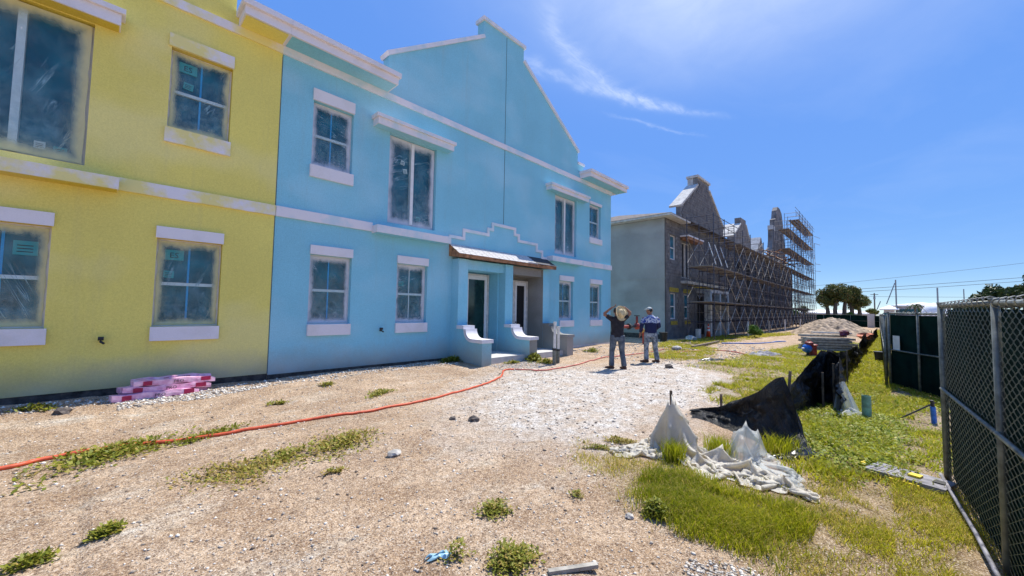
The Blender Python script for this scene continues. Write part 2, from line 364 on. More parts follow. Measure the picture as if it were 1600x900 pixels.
M['screen'] = NT('t').fin((.01, .05, .045), .8) if False else simple('dark green privacy screen', (.003, .021, .018), .95, .3, 2.5, .3, 60, spec=.08)
M['scaf'] = simple('dark blue scaffold steel', (.03, .04, .075), .4, .35, 5, metal=.35, c2=(.05, .032, .028))
M['brace'] = simple('galvanised scaffold brace', (.52, .49, .44), .5, .3, 6, metal=.35)
M['deck'] = simple('scaffold plank', (.24, .215, .195), .85, .3, 4, .3, 30)
M['red'] = simple('red valve paint', (.36, .045, .03), .5, .3, 10)
M['cone'] = simple('orange cone rubber', (.85, .09, .02), .5, .08)
M['cone_w'] = simple('reflective collar', (.82, .82, .82), .4, .05)
M['cone_b'] = simple('black cone base', (.03, .03, .03), .7)
M['hose'] = simple('orange rubber hose', (.66, .10, .035), .5, .15, 20)
M['hose_pink'] = simple('faded red hose', (.62, .16, .12), .6, .25, 6)
M['brass'] = simple('brass fitting', (.45, .33, .12), .4, .2, metal=.8)
M['pvc'] = simple('white pvc pipe', (.74, .71, .66), .5, .12, 10)
M['pvc_green'] = simple('faded green pvc', (.20, .36, .25), .55, .25, 12)
M['blue_plastic'] = simple('blue plastic', (.02, .16, .55), .4, .2, 10)
M['pink'] = simple('pink wrap', (.86, .56, .68), .4, .18, 9, .5, 16, c2=(.62, .22, .40))
M['magenta'] = simple('dark red print', (.42, .012, .075), .5, .15)
M['yellow_tag'] = simple('yellow plastic', (.85, .62, .01), .5, .08)
M['grey_plastic'] = simple('faded grey plastic', (.27, .26, .29), .7, .35, 9, .6, 20)
M['tan'] = simple('dirt heap sand', (.44, .335, .24), .95, .35, 3.0, .9, 14)
M['rock'] = simple('limestone', (.50, .47, .43), .9, .3, 10, .8, 25)
M['rock_dark'] = simple('dark stone', (.12, .10, .09), .9, .3, 10, .8, 25)
M['marina_white'] = simple('white roof', (.84, .84, .82), .6, .04)
M['marina_wall'] = simple('pale grey wall', (.46, .45, .47), .8, .2, .6)
M['pole'] = simple('utility pole wood', (.12, .10, .09), .9, .2)
M['mast'] = simple('grey mast', (.22, .24, .27), .5, .2, metal=.3)
M['cable'] = simple('black cable', (.03, .03, .035), .6)
M['skin'] = simple('tanned skin', (.30, .135, .075), .55, .1, 20)
M['hair'] = simple('black hair', (.012, .010, .009), .6, .3, 60)
M['tee'] = simple('black cotton tee', (.022, .018, .024), .9, .25, 14, .4, 30)
_t = NT('faded jeans'); M['jeans'] = _t.fin(_t.mix(_t.ramp(_t.noise(9, 5, .6), .35, .72), (.045, .06, .085), (.16, .185, .21)), .9, _t.bump(_t.noise(22, 4), .4, .01))
_t = NT('acid washed jeans'); M['jeans2'] = _t.fin(_t.mix(_t.ramp(_t.noise(11, 5, .65), .42, .62), (.085, .11, .14), (.36, .39, .42)), .9, _t.bump(_t.noise(22, 4), .4, .01))
M['boot'] = simple('brown leather boot', (.085, .035, .022), .6, .3, 12)
M['straw'] = simple('straw hat', (.72, .55, .30), .8, .2, 30, .6, 120)
M['hatband'] = simple('brown hat band', (.16, .09, .04), .7)
M['cap'] = simple('pale grey cap', (.52, .56, .54), .8, .15)
_t = NT('navy and white jersey'); _sp = _t.new('ShaderNodeSeparateXYZ'); _t.l.new(_t.co(), _sp.inputs[0])
_up = _t.ramp(_t.math('ADD', _sp.outputs[2], _t.math('MULTIPLY', _t.math('SUBTRACT', _t.noise(9, 2), .5), .12)), 1.245, 1.27)
_pat = _t.mix(_t.ramp(_t.noise(16, 3, .6, dist=1.0), .46, .54), (.02, .055, .27), (.50, .54, .62))
M['jersey'] = _t.fin(_t.mix(_up, (.007, .012, .06), _pat), .85, _t.bump(_t.noise(22, 4), .35, .01))
M['cuff'] = simple('white cuff', (.7, .7, .74), .8, .1)
M['bark'] = simple('grey palm bark', (.16, .13, .10), .95, .3, 12, .8, 20)
def leafmat(name, lo, hi, dry=None, transl=.3):
    t = NT(name); a = t.new('ShaderNodeAttribute'); a.attribute_name = 'tint'
    col = t.mix(a.outputs['Fac'], lo, hi)
    if dry is not None:
        b = t.new('ShaderNodeAttribute'); b.attribute_name = 'dry'; col = t.mix(b.outputs['Fac'], col, dry)
    t.fin(col, .55, spec=.3)
    tl = t.new('ShaderNodeBsdfTranslucent'); t.l.new(col, tl.inputs[0])
    mx = t.new('ShaderNodeMixShader'); mx.inputs[0].default_value = transl; t.l.new(t.b.outputs[0], mx.inputs[1]); t.l.new(tl.outputs[0], mx.inputs[2])
    t.l.new(mx.outputs[0], t.out.inputs['Surface']); return t.mat
M['grass'] = leafmat('grass blades', (.17, .24, .006), (.55, .52, .03), (.68, .52, .16), .5)
M['weed'] = leafmat('weed leaves', (.10, .14, .010), (.34, .33, .04), (.46, .32, .09), .3)
M['weed_bright'] = leafmat('broad weed leaves', (.10, .17, .012), (.46, .48, .05), (.62, .50, .16), .35)
M['leaf'] = leafmat('tree leaves', (.03, .05, .012), (.17, .19, .045), (.28, .16, .06), .25)
M['leaf_far'] = leafmat('far tree leaves', (.012, .030, .012), (.05, .085, .022), None, .2)
M['shrub_leaf'] = leafmat('bush leaves', (.03, .09, .01), (.12, .24, .03), None, .25)
M['palm_leaf'] = leafmat('palm fronds', (.03, .055, .012), (.12, .15, .03), None, .2)
# ground: sand, a pale chalky patch, soil under the grass
_t = NT('sandy ground')
_a = _t.new('ShaderNodeAttribute'); _a.attribute_name = 'chalk'; _b = _t.new('ShaderNodeAttribute'); _b.attribute_name = 'soil'
_sp1 = _t.noise(75, 3, .7); _sp2 = _t.noise(22, 5, .65); _md = _t.noise(1.7, 6, .6); _st = _t.noise(.9, 6, .65, sc=(1.0, 2.2, 1))
_c = _t.mix(_t.ramp(_md, .38, .62), (.49, .335, .21), (.68, .50, .34))
_c = _t.mix(_t.ramp(_st, .52, .66, 0, .55), _c, (.74, .65, .52))
_c = _t.mix(_t.ramp(_t.noise(.55, 6, .7), .48, .64, 0, .5), _c, (.37, .25, .16)); _c = _t.mix(_t.ramp(_t.noise(1.1, 7, .75, sc=(1, 1.8, 1)), .60, .66, 0, .6), _c, (.80, .73, .63)); _c = _t.mix(_t.ramp(_t.noise(3.1, 6, .7), .58, .72, 0, .5), _c, (.33, .225, .145))
_ch = _t.mix(_t.ramp(_t.noise(5, 7, .72), .36, .60), (.55, .46, .37), (.90, .865, .82))
_c = _t.mix(_t.math('MULTIPLY', _a.outputs['Fac'], _t.ramp(_t.noise(2.3, 7, .7), .25, .55), True), _c, _ch)
_c = _t.mix(_t.math('MULTIPLY', _b.outputs['Fac'], _t.ramp(_t.noise(4, 5, .6), .2, .6), True), _c, (.30, .225, .10))
_c = _t.mix(_t.ramp(_sp2, .36, .58), _t.mix(.52, _c, (.10, .05, .035)), _c)
_c = _t.mix(_t.ramp(_sp1, .38, .47), _t.mix(.72, _c, (.06, .03, .022)), _c)
_c = _t.mix(_t.ramp(_sp1, .56, .66, 0, .75), _c, (.86, .77, .67))
_n = _t.bump(_t.noise(75, 3, .7), .9, .02); _n = _t.bump(_t.noise(22, 5, .65), .7, .035, _n); _n = _t.bump(_t.noise(5, 6, .7), .5, .06, _n)
M['ground'] = _t.fin(_c, .95, _n, spec=.15)
_t = NT('pebble'); _a = _t.new('ShaderNodeAttribute'); _a.attribute_name = 'tint'
M['pebble'] = _t.fin(_t.mix(_a.outputs['Fac'], (.20, .15, .11), (.84, .79, .71)), .9)
_t = NT('concrete block'); M['block'] = _t.fin(_t.mix(_t.ramp(_t.noise(2.2, 5), .35, .7), (.105, .10, .098), (.20, .19, .18)), .95, _t.bump(_t.noise(50, 3), .5, .01))
M['mortar'] = simple('mortar', (.22, .21, .20), .95, .2, 4, .5, 40)
M['gable'] = simple('grey block gable', (.24, .22, .205), .95, .3, 1.6, .8, 5)
M['ochre'] = simple('ochre sealant', (.46, .33, .03), .8, .3, 9)
M['dark_wall'] = simple('far block wall', (.115, .11, .11), .95, .3, 2, .8, 6)
M['black_drum'] = simple('black plastic bin', (.015, .015, .016), .45, .2)
M['cyan_scrap'] = simple('faded blue film scrap', (.30, .50, .60), .4, .25, 9)

# ------------------------------------------------------------------ ground
CHALK = [(7.94,7.58),(9.35,6.42),(11.5,5.6),(13.5,5.2),(12.2,3.6),(10.56,2.25),(8.15,1.95),(6.78,2.58),(4.9,2.2),(3.98,2.72),(3.2,3.6),(3.9,5.03),(5.63,6.53)]
LAWN = [(3.55,2.05),(4.3,1.75),(4.5,.75),(5.2,.55),(6.1,.1),(6.0,-.42),(3.9,-.55),(2.0,-.62),(1.6,-.6),(2.35,.15),(3.1,.35),(3.35,.8),(3.35,1.2),(3.2,1.55)]
STRIP = [(5.0,.6),(5.9,.95),(7.6,1.2),(9.0,.75),(14,.72),(30,.6),(60,.5),(60,.1),(30,-.1),(13.2,-.12),(11.6,-.8),(6.3,-.45),(5.6,-.1)]
BACK = [(12.2,4.4),(17.7,3.9),(26,3.2),(30,2.2),(30,.8),(18.8,1.0),(12.,.95),(9.6,1.3),(10.2,2.0),(11.59,2.6)]
BACK2 = [(9.3,2.9),(11.4,2.7),(11.2,1.7),(9.0,1.3),(7.7,1.6),(7.9,2.2)]
BACK3 = [(13.6,6.1),(16.2,7.2),(22,8.9),(23,7.5),(18.5,5.6),(15.5,4.6),(13.2,5.1)]
BACK4 = [(22,8.5),(30,8.6),(44,5.5),(44,4.5),(30,6.3),(20,6.6)]
EDGE = [(4.5,2.9),(5.1,2.2),(4.3,1.9),(3.6,2.0),(3.0,1.5),(3.1,2.2),(3.7,2.5)]
def axis(lo, hi, step, far):
    a = list(np.arange(lo, hi+1e-6, step)); s = step; x = a[-1]
    while x < far: s *= 1.16; x += s; a.append(x)
    s = step; x = a[0]; pre = []
    while x > -far: s *= 1.16; x -= s; pre.append(x)
    return np.array(pre[::-1]+a)
gx = axis(-1.2, 12.5, .05, 900); gy = axis(-.9, 9.6, .05, 900)
GX, GY = np.meshgrid(gx, gy, indexing='ij'); GZ = gz(GX, GY)
nx, ny = GX.shape
idx = np.arange(nx*ny).reshape(nx, ny)
F4 = np.stack([idx[:-1,:-1], idx[1:,:-1], idx[1:,1:], idx[:-1,1:]], -1).reshape(-1, 4)
def softmask(poly, x, y, blur=.35):
    acc = np.zeros(x.shape)
    for k in range(8):
        a = k*math.pi/4; acc += inpoly(x+blur*math.cos(a), y+blur*math.sin(a), poly)
    return acc/8
wob = .5*vnoise(GX, GY, 1.1)+.3*vnoise(GX+9, GY, 2.9)
chalk = softmask(CHALK, GX+wob, GY+wob*.7, .6)
soil = np.zeros(GX.shape)
for p in (LAWN, STRIP, BACK, BACK2, BACK3, BACK4): soil = np.maximum(soil, softmask(p, GX+wob*.3, GY+wob*.3, .2))
me = np_mesh('ground', np.stack([GX, GY, GZ], -1).reshape(-1, 3), F4, M['ground'], {'chalk': chalk.ravel(), 'soil': soil.ravel()}, True)
link('ground', me, None, 'structure')

# ------------------------------------------------------------------ windows
D = 9.45
def frame_ring(mb, w, h, b, y0, y1, mi=0):
    mb.box(0, b, y0, y1, 0, h, mi); mb.box(w-b, w, y0, y1, 0, h, mi)
    mb.box(b, w-b, y0, y1, 0, b, mi); mb.box(b, w-b, y0, y1, h-b, h, mi)
def film_mesh(w, h, mat, seed, inset=.03, y=.03):
    nu, nv = 17, 25; rs = np.random.default_rng(seed)
    u, v = np.meshgrid(np.linspace(0, 1, nu), np.linspace(0, 1, nv), indexing='ij')
    tens = np.minimum(np.minimum(u, 1-u), np.minimum(v, 1-v)); tens = np.clip(tens*6, 0, 1)
    dy = tens*(.018*vnoise(u*w+seed*5.1, v*h*.6, 6.)+.014*vnoise(u*w*2+v*h+seed, v*h, 4.))
    jag = (1-tens)*.018*vnoise(u*9+seed, v*9, 2.)
    X = inset+u*(w-2*inset)+jag; Z = inset+v*(h-2*inset)+jag; Y = y+dy
    id_ = np.arange(nu*nv).reshape(nu, nv)
    F = np.stack([id_[:-1,:-1], id_[1:,:-1], id_[1:,1:], id_[:-1,1:]], -1).reshape(-1, 4)
    me = np_mesh('plastic_film', np.stack([X, Y, Z], -1).reshape(-1, 3), F, mat, None, True)
    ul = me.uv_layers.new(name='uv'); vi = np.zeros(len(me.loops), np.int32); me.loops.foreach_get('vertex_index', vi)
    ul.data.foreach_set('uv', np.stack([u.ravel()[vi], v.ravel()[vi]], -1).astype(np.float32).ravel()); return me
def sticker_mesh(w, h, txt=None, mat='paper_teal'):
    mb = MB(); mb.box(0, w, 0, .003, 0, h)
    if txt:
        v, f = text_mb(txt, h*.75); xs = [p[0] for p in v]; ww = max(xs)-min(xs)
        mb.add([((p[0]-min(xs))+(w-ww)/2, -.002, p[1]+h*.22) for p in v], f, 1)
    else:
        for k in range(3): mb.box(w*.15, w*.8, -.002, 0, h*(.2+.22*k), h*(.27+.22*k), 1)
    return mb.mesh('sticker', [M[mat], M['ink']])
STK = {'es': sticker_mesh(.27, .19, 'ES'), 'lines': sticker_mesh(.25, .22), 'small': sticker_mesh(.15, .13), 'white': sticker_mesh(.12, .12, None, 'paper_white')}
def hung_parts(w, h, framem, glassm, muntin):
    fb = MB(); frame_ring(fb, w, h, .045, .045, .13); mr = h*.49
    fb.box(.045, w-.045, .05, .10, mr-.028, mr+.028)
    fb.box(.045, .075, .07, .12, .045, mr); fb.box(w-.075, w-.045, .07, .12, .045, mr); fb.box(.075, w-.075, .07, .12, .045, .08)
    up_ = MB(); up_.box(.046, w-.046, .112, .118, mr+.029, h-.046); lo = MB(); lo.box(.076, w-.076, .10, .106, .081, mr-.029)
    ms = [('pane', up_.mesh('pane', M[glassm])), ('pane', lo.mesh('pane', M[glassm]))]
    if muntin:
        a = MB(); a.box(w*.5-.015, w*.5+.015, .103, .112, mr+.029, h-.046); b = MB(); b.box(w*.5-.015, w*.5+.015, .09, .10, .081, mr-.029)
        ms += [('muntin', a.mesh('muntin', M[muntin])), ('muntin', b.mesh('muntin', M[muntin]))]
    return fb.mesh('window', M[framem]), ms
def slide_parts(w, h, framem, glassm, midy=.0):
    fb = MB(); frame_ring(fb, w, h, .05, .05, .14); fb.box(w*.5-.045, w*.5+.045, midy, .13, .05, h-.05)
    a = MB(); a.box(.051, w*.5-.046, .11, .118, .051, h-.051); b = MB(); b.box(w*.5+.046, w-.051, .11, .118, .051, h-.051)
    return fb.mesh('balcony_door', M[framem]), [('pane', a.mesh('pane', M[glassm])), ('pane', b.mesh('pane', M[glassm]))]
def put_window(house, x, z, tpl, filmme=None, stickers=(), y=D, name='window'):
    fme, ms = tpl; y += .075; o = inst(name, fme, house, (x, y, z))
    for n_, m_ in ms: inst(n_, m_, o, (x, y, z))
    if filmme is not None: inst('plastic_film', filmme, o, (x, y, z))
    for k, sx, sz, ry in stickers: inst('sticker', STK[k], o, (x+sx, y+.085, z+sz), (0, ry, 0))
    return o
T_HUNG = hung_parts(.96, 1.60, 'white_vinyl', 'glass', 'blue_tape')
T_HUNG_W = hung_parts(.96, 1.60, 'white_vinyl', 'glass', 'white_vinyl')
T_HUNG_U = hung_parts(.94, 1.53, 'white_vinyl', 'glass', 'blue_tape')
T_HUNG_G = hung_parts(.96, 1.60, 'white_vinyl', 'glass_blue', None)
T_SLIDE = slide_parts(1.50, 2.40, 'white_vinyl', 'glass', .0)
T_SLIDE_G = slide_parts(1.50, 2.30, 'cream_vinyl', 'dark', .02)

def wall_holes(mb, x0, x1, z0, z1, holes, y=D, depth=.25, mi=0, mir=None):
    xs = sorted({x0, x1, *[h[0] for h in holes], *[h[1] for h in holes]}); zs = sorted({z0, z1, *[h[2] for h in holes], *[h[3] for h in holes]})
    xs = [v for v in xs if x0 <= v <= x1]; zs = [v for v in zs if z0 <= v <= z1]
    for i in range(len(xs)-1):
        for j in range(len(zs)-1):
            cx, cz = (xs[i]+xs[i+1])/2, (zs[j]+zs[j+1])/2
            if any(h[0] < cx < h[1] and h[2] < cz < h[3] for h in holes): continue
            mb.add([(xs[i], y, zs[j]), (xs[i+1], y, zs[j]), (xs[i+1], y, zs[j+1]), (xs[i], y, zs[j+1])], [(0, 1, 2, 3)], mi)
    r = mi if mir is None else mir
    for a, b, c, d in holes:
        if c < 0: continue
        mb.add([(a,y,c),(b,y,c),(b,y,d),(a,y,d),(a,y+depth,c),(b,y+depth,c),(b,y+depth,d),(a,y+depth,d)],
               [(0,4,5,1),(1,5,6,2),(2,6,7,3),(3,7,4,0)], r)
def strip_band(mb, x0, x1, z0, z1, p, mi=0, y=D): mb.box(x0, x1, y-p, y+.02, z0, z1, mi)
def coping(mb, pts, y0, y1, t, mi=0):          # slab following an XZ polyline, lying on its upper side
    for (xa, za), (xb, zb) in zip(pts[:-1], pts[1:]):
        d = Vector((xb-xa, 0, zb-za)).normalized(); n = Vector((-d.z, 0, d.x))
        if n.z < 0: n = -n
        a = Vector((xa, 0, za))-d*.04; b = Vector((xb, 0, zb))+d*.04
        q = [a, b, b+n*t, a+n*t]
        mb.prismY([(p.x, p.z) for p in q] if (b.x > a.x) else [(p.x, p.z) for p in q][::-1], y0, y1, mi)
def eave_box(mb, x0, x1, zf=7.34, o=.55, y=D, e0=.05, e1=.05, mi=0, mis=1):
    mb.box(x0, x1, y-o, y+.25, zf, zf+.17, mi)                    # boxed soffit, white face
    mb.box(x0-e0, x1+e1, y-o-.07, y+.25, zf+.172, zf+.285, mi)  # crown board
    mb.add([(x0+.03, y-o+.05, zf-.004), (x1-.03, y-o+.05, zf-.004), (x1-.03, y-.001, zf-.004), (x0+.03, y-.001, zf-.004)], [(0, 3, 2, 1)], mis)
def canopy(mb, x0, x1, z0, z1, p, y=D, mi=0):
    mb.box(x0+.02, x1-.02, y-p+.03, y-.001, z0-.004, z0-.001, 1)
    mb.box(x0, x1, y-p, y+.01, z0, z1-.09, mi); mb.box(x0-.05, x1+.05, y-p-.05, y+.01, z1-.088, z1, mi)
def hip_roof(mb, x0, x1, y0, y1, z, pitch, mi=0):
    d = (y1-y0)/2; zr = z+d*pitch; ym = (y0+y1)/2; a, b = x0+d, x1-d
    mb.add([(x0,y0,z),(x1,y0,z),(x1,y1,z),(x0,y1,z),(a,ym,zr),(b,ym,zr)], [(0,1,5,4),(1,2,5),(2,3,4,5),(3,0,4)], mi)

# ------------------------------------------------------------------ yellow house
yh = thing('townhouse', 'yellow stucco two-storey townhouse with plastic-covered windows at far left', 'house', (-3, D, 0))
mb = MB()
YX0 = -8.2; B0 = 2.42
holes = [(.58,1.54,1.22,2.82),(-1.61,-.65,1.22,2.82),(.61,1.55,4.88,6.40),(-1.87,-.36,3.88,6.28),(-5.2,-4.3,1.22,2.82),(-5.2,-4.3,4.88,6.4)]
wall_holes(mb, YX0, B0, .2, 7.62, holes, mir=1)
mb.prismY([(YX0, 7.62), (1.55, 7.62), (1.55, 8.45), (-1.9, 10.6), (YX0, 10.6)], D-.002, D+.3, 0)
mb.add([(YX0, D, -.1), (YX0, D+12, -.1), (YX0, D+12, 10.6), (YX0, D, 10.6)], [(0, 1, 2, 3)], 0)
mb.build('wall', [M['yellow'], M['yellow_reveal']], yh)
mb = MB(); mb.box(YX0, B0, D+.015, D+.3, -.15, .2); mb.build('footing', M['footing'], yh)
for (x0, x1, z0, z1) in [(.56,1.55,2.822,3.03),(-1.64,-.63,2.822,3.03),(.57,1.56,6.402,6.64)]:
    m = MB(); m.box(x0, x1, D-.05, D+.02, z0, z1); m.build('lintel', M['trim_y'] if z0 > 5 else M['trim_plain'], yh)
for (x0, x1, z0, z1) in [(.56,1.55,.97,1.218),(-1.64,-.62,.97,1.218),(.58,1.57,4.60,4.878)]:
    m = MB(); m.box(x0, x1, D-.06, D+.13, z0, z1); m.build('sill', M['trim_y'] if z0 > 3 else M['trim_plain'], yh)
m = MB(); strip_band(m, .052, B0, 3.56, 3.78, .05); m.build('belt_course', M['trim_y'], yh)
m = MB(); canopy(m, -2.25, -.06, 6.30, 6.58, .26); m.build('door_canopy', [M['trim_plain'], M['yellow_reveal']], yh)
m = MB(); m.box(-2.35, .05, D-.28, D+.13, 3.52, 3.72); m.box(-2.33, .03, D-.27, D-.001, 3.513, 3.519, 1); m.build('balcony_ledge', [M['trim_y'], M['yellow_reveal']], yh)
m = MB(); strip_band(m, YX0, B0, 7.16, 7.335, .045); m.build('frieze', M['trim_y'], yh)
m = MB(); eave_box(m, 1.60, B0, e1=0); m.build('eave', [M['trim_plain'], M['yellow']], yh)
m = MB(); coping(m, [(1.57, 8.45), (-1.9, 10.6)], D-.06, D+.33, .12); m.build('coping', M['trim'], yh)
fy = [film_mesh(.96, 1.60, FILM_Y[i], 11+i) for i in range(3)]
put_window(yh, .58, 1.22, T_HUNG, fy[0], [('es', .13, 1.23, 0), ('small', .12, .90, .05)])
put_window(yh, -1.61, 1.22, T_HUNG, fy[1], [('lines', .58, 1.13, 0)])
put_window(yh, .61, 4.88, T_HUNG_U, film_mesh(.94, 1.53, FILM_Y[2], 15), [('es', .13, 1.18, .0), ('small', .2, .88, .1)])
put_window(yh, -1.865, 3.88, T_SLIDE, film_mesh(1.50, 2.40, FILM_Y[0], 16, y=-.012), [('white', .95, .17, 0), ('small', 1.15, .13, 0)], name='balcony_door')
put_window(yh, -5.2, 1.22, T_HUNG, fy[2]); put_window(yh, -5.2, 4.88, T_HUNG_U, None)
def hose_bib(parent, x, z):
    m = MB(); y = D; m.tube([(x, y, z), (x, y-.10, z), (x+.04, y-.13, z-.03)], .017, 8); m.tube([(x-.035, y-.075, z+.05), (x+.035, y-.075, z+.05)], .03, 8)
    m.tube([(x, y-.075, z), (x, y-.075, z+.05)], .009, 6); m.lathe((x, y-.002, z), [(0.001, 0), (.001, .001)], 6)
    return m.build('hose_bib', M['cone_b'], parent)
hose_bib(yh, -.03, .99)

# ------------------------------------------------------------------ blue house
bh = thing('townhouse', 'light blue stucco two-storey townhouse with stepped gable and porch', 'house', (9.34, D, 0))
B1 = 16.58; XC = 9.34
GH = [(3.17,4.13),(5.36,6.32),(12.55,13.51),(14.79,15.75)]
holes = [(a, b, 1.22, 2.82) for a, b in GH]+[(3.10,4.04,4.88,6.40),(14.72,15.66,4.88,6.40),(5.03,6.53,3.88,6.28),(12.22,13.72,3.88,6.28),(7.55,9.12,-.1,2.83),(9.50,11.13,-.1,2.83)]
mb = MB()
wall_holes(mb, B0+.012, B1, -.1, 7.62, holes)
mb.prismY([(4.93,7.62),(13.76,7.62),(13.76,8.42),(10.23,10.72),(10.23,11.24),(8.27,11.24),(8.27,10.62),(4.93,8.38)], D-.002, D+.32)
mb.box(4.5, 4.928, D-.003, D+.32, 7.64, 7.80); mb.box(13.762, 14.2, D-.003, D+.32, 7.64, 7.92)
mb.add([(B1, D, -.1), (B1, D+12, -.1), (B1, D+12, 7.62), (B1, D, 7.62)], [(0, 1, 2, 3)])
mb.build('wall', M['blue'], bh)
m = MB(); m.box(B0, 7.0, D-.012, D+.0, -.1, .17); m.build('footing', M['footing'], bh)
m = MB(); m.box(12.0, B1+.01, D-.014, D, -.1, .16); m.build('footing', M['slab'], bh)
for q_ in ((XC-.009, XC+.009, D-.006, D, 4.55, 11.2), (B0-.004, B0+.012, D-.004, D+.03, .2, 7.1)): m = MB(); m.box(*q_); m.build('control_joint', M['joint'], bh)
LB = [(a-.01, b+.01, 2.822, 3.03) for a, b in GH]+[(3.08,4.05,6.402,6.67),(14.71,15.70,6.402,6.52)]
for x0, x1, z0, z1 in LB: m = MB(); m.box(x0, x1, D-.05, D+.02, z0, z1); m.build('lintel', M['trim_plain'], bh)
SB = [(a-.01, b+.01, .96, 1.218) for a, b in GH]+[(3.07,4.07,4.60,4.878),(14.70,15.72,4.64,4.878)]
for x0, x1, z0, z1 in SB: m = MB(); m.box(x0, x1, D-.06, D+.13, z0, z1); m.build('sill', M['trim_plain'], bh)
for x0, x1 in [(B0+.012,4.608),(6.912,7.06),(13.862,B1+.03)]:
    m = MB(); strip_band(m, x0, x1, 3.56, 3.78, .05); m.build('belt_course', M['trim'], bh)
for x0, x1 in [(4.61,6.91),(11.72,13.86)]:
    m = MB(); m.box(x0, x1, D-.3, D+.13, 3.52, 3.71); m.box(x0+.02, x1-.02, D-.28, D-.001, 3.513, 3.519, 1); m.build('balcony_ledge', [M['trim'], M['blue']], bh)
for x0, x1, zt in [(4.55,6.95,6.56),(11.65,14.25,6.54)]:
    m = MB(); canopy(m, x0, x1, 6.30, zt, .28); m.build('door_canopy', [M['trim'], M['blue']], bh)
m = MB(); strip_band(m, B0, B1+.04, 7.16, 7.335, .045); m.build('frieze', M['trim'], bh)
m = MB(); eave_box(m, B0+.003, 4.92, e0=0); m.build('eave', [M['trim_plain'], M['blue']], bh)
m = MB(); eave_box(m, 13.95, B1+.55); m.box(B1+.01, B1+.55, D+.251, D+12.5, 7.34, 7.51); m.box(B1+.01, B1+.60, D+.251, D+12.5, 7.512, 7.625); m.build('eave', [M['trim_plain'], M['blue']], bh)
m = MB(); hip_roof(m, B0-8, B1+.6, D+.2, D+13, 7.63, .25); m.build('roof', M['roof_dark'], bh)
m = MB()
coping(m, [(4.93,8.38),(8.27,10.62)], D-.06, D+.36, .11); coping(m, [(13.76,8.42),(10.23,10.72)], D-.06, D+.36, .11)
m.box(8.20, 10.30, D-.065, D+.365, 11.24, 11.36); m.box(4.44, 4.93, D-.05, D+.36, 7.80, 7.89); m.box(13.765, 14.25, D-.05, D+.36, 7.92, 8.02)
m.build('coping', M['trim'], bh)
# stepped moulding over the porch
m = MB(); st = [(7.08,3.80),(7.60,3.80),(7.60,4.07),(8.62,4.07),(8.62,4.27),(8.82,4.27),(8.82,4.47),(9.90,4.47),(9.90,4.27),(10.10,4.27),(10.10,4.07),(11.10,4.07),(11.10,3.84),(11.42,3.84),(11.42,3.60),(11.70,3.60)]
for i, ((xa, za), (xb, zb)) in enumerate(zip(st[:-1], st[1:])):
    if xa == xb: m.box(xa-.045, xa+.045, D-.04, D+.01, min(za, zb)+.046, max(za, zb)-.046)
    else: m.box(min(xa, xb)-.045, max(xa, xb)+.045, D-.042, D+.01, za-.045, za+.045)
m.build('stepped_moulding', M['trim'], bh)
FB = [film_mesh(.96, 1.60, FILM_B[i % 4], 21+i) for i in range(4)]
for i, (a, b) in enumerate(GH): put_window(bh, a, 1.22, T_HUNG if i != 1 else T_HUNG_W, FB[i], [('small', .15, 1.0, 0)] if i == 1 else [])
put_window(bh, 3.10, 4.88, T_HUNG_U, film_mesh(.94, 1.53, FILM_B[2], 31)); put_window(bh, 14.72, 4.88, T_HUNG_U, film_mesh(.94, 1.53, FILM_B[3], 32))
put_window(bh, 5.03, 3.88, T_SLIDE, film_mesh(1.5, 2.40, FILM_B[1], 33, y=.02), [('white', .42, 1.72, .2), ('white', .52, 1.48, -.15), ('small', .95, .22, .1)], name='balcony_door')
put_window(bh, 12.22, 3.88, T_SLIDE, film_mesh(1.5, 2.40, FILM_B[0], 34, y=.02), name='balcony_door')
hose_bib(bh, 4.93, 1.03)
# porch
def recess(x0, x1, mat, z1=2.83, yb=D+.50):
    m = MB(); m.box(x0-.064, x0-.004, D+.001, yb, -.1, z1+.064); m.box(x1+.004, x1+.064, D+.001, yb, -.1, z1+.064)
    m.box(x0-.004, x1+.004, D+.001, yb, z1+.004, z1+.064); m.box(x0-.06, x1+.06, yb, yb+.05, -.1, z1+.06); return m.build('door_recess', M[mat], bh)
recess(7.55, 9.12, 'blue'); recess(9.50, 11.13, 'primer')
for k, xc in enumerate((7.37, 9.34, 11.31)):
    m = MB(); x0, x1 = xc-.18, xc+.18
    m.box(x0, x1, 9.12, D-.001, 0, 3.12, 0)
    if k == 2: m.box(x0-.004, x0-.001, 9.121, D-.002, 0, 3.11, 1)
    m.build('pilaster', [M['blue'], M['primer']], bh)
m = MB(); m.box(7.551, 9.159, 9.20, D-.001, 2.83, 3.12); m.build('porch_beam', M['blue'], bh)
m = MB(); m.box(9.521, 11.129, 9.20, D-.001, 2.83, 3.12); m.build('porch_beam', M['primer'], bh)
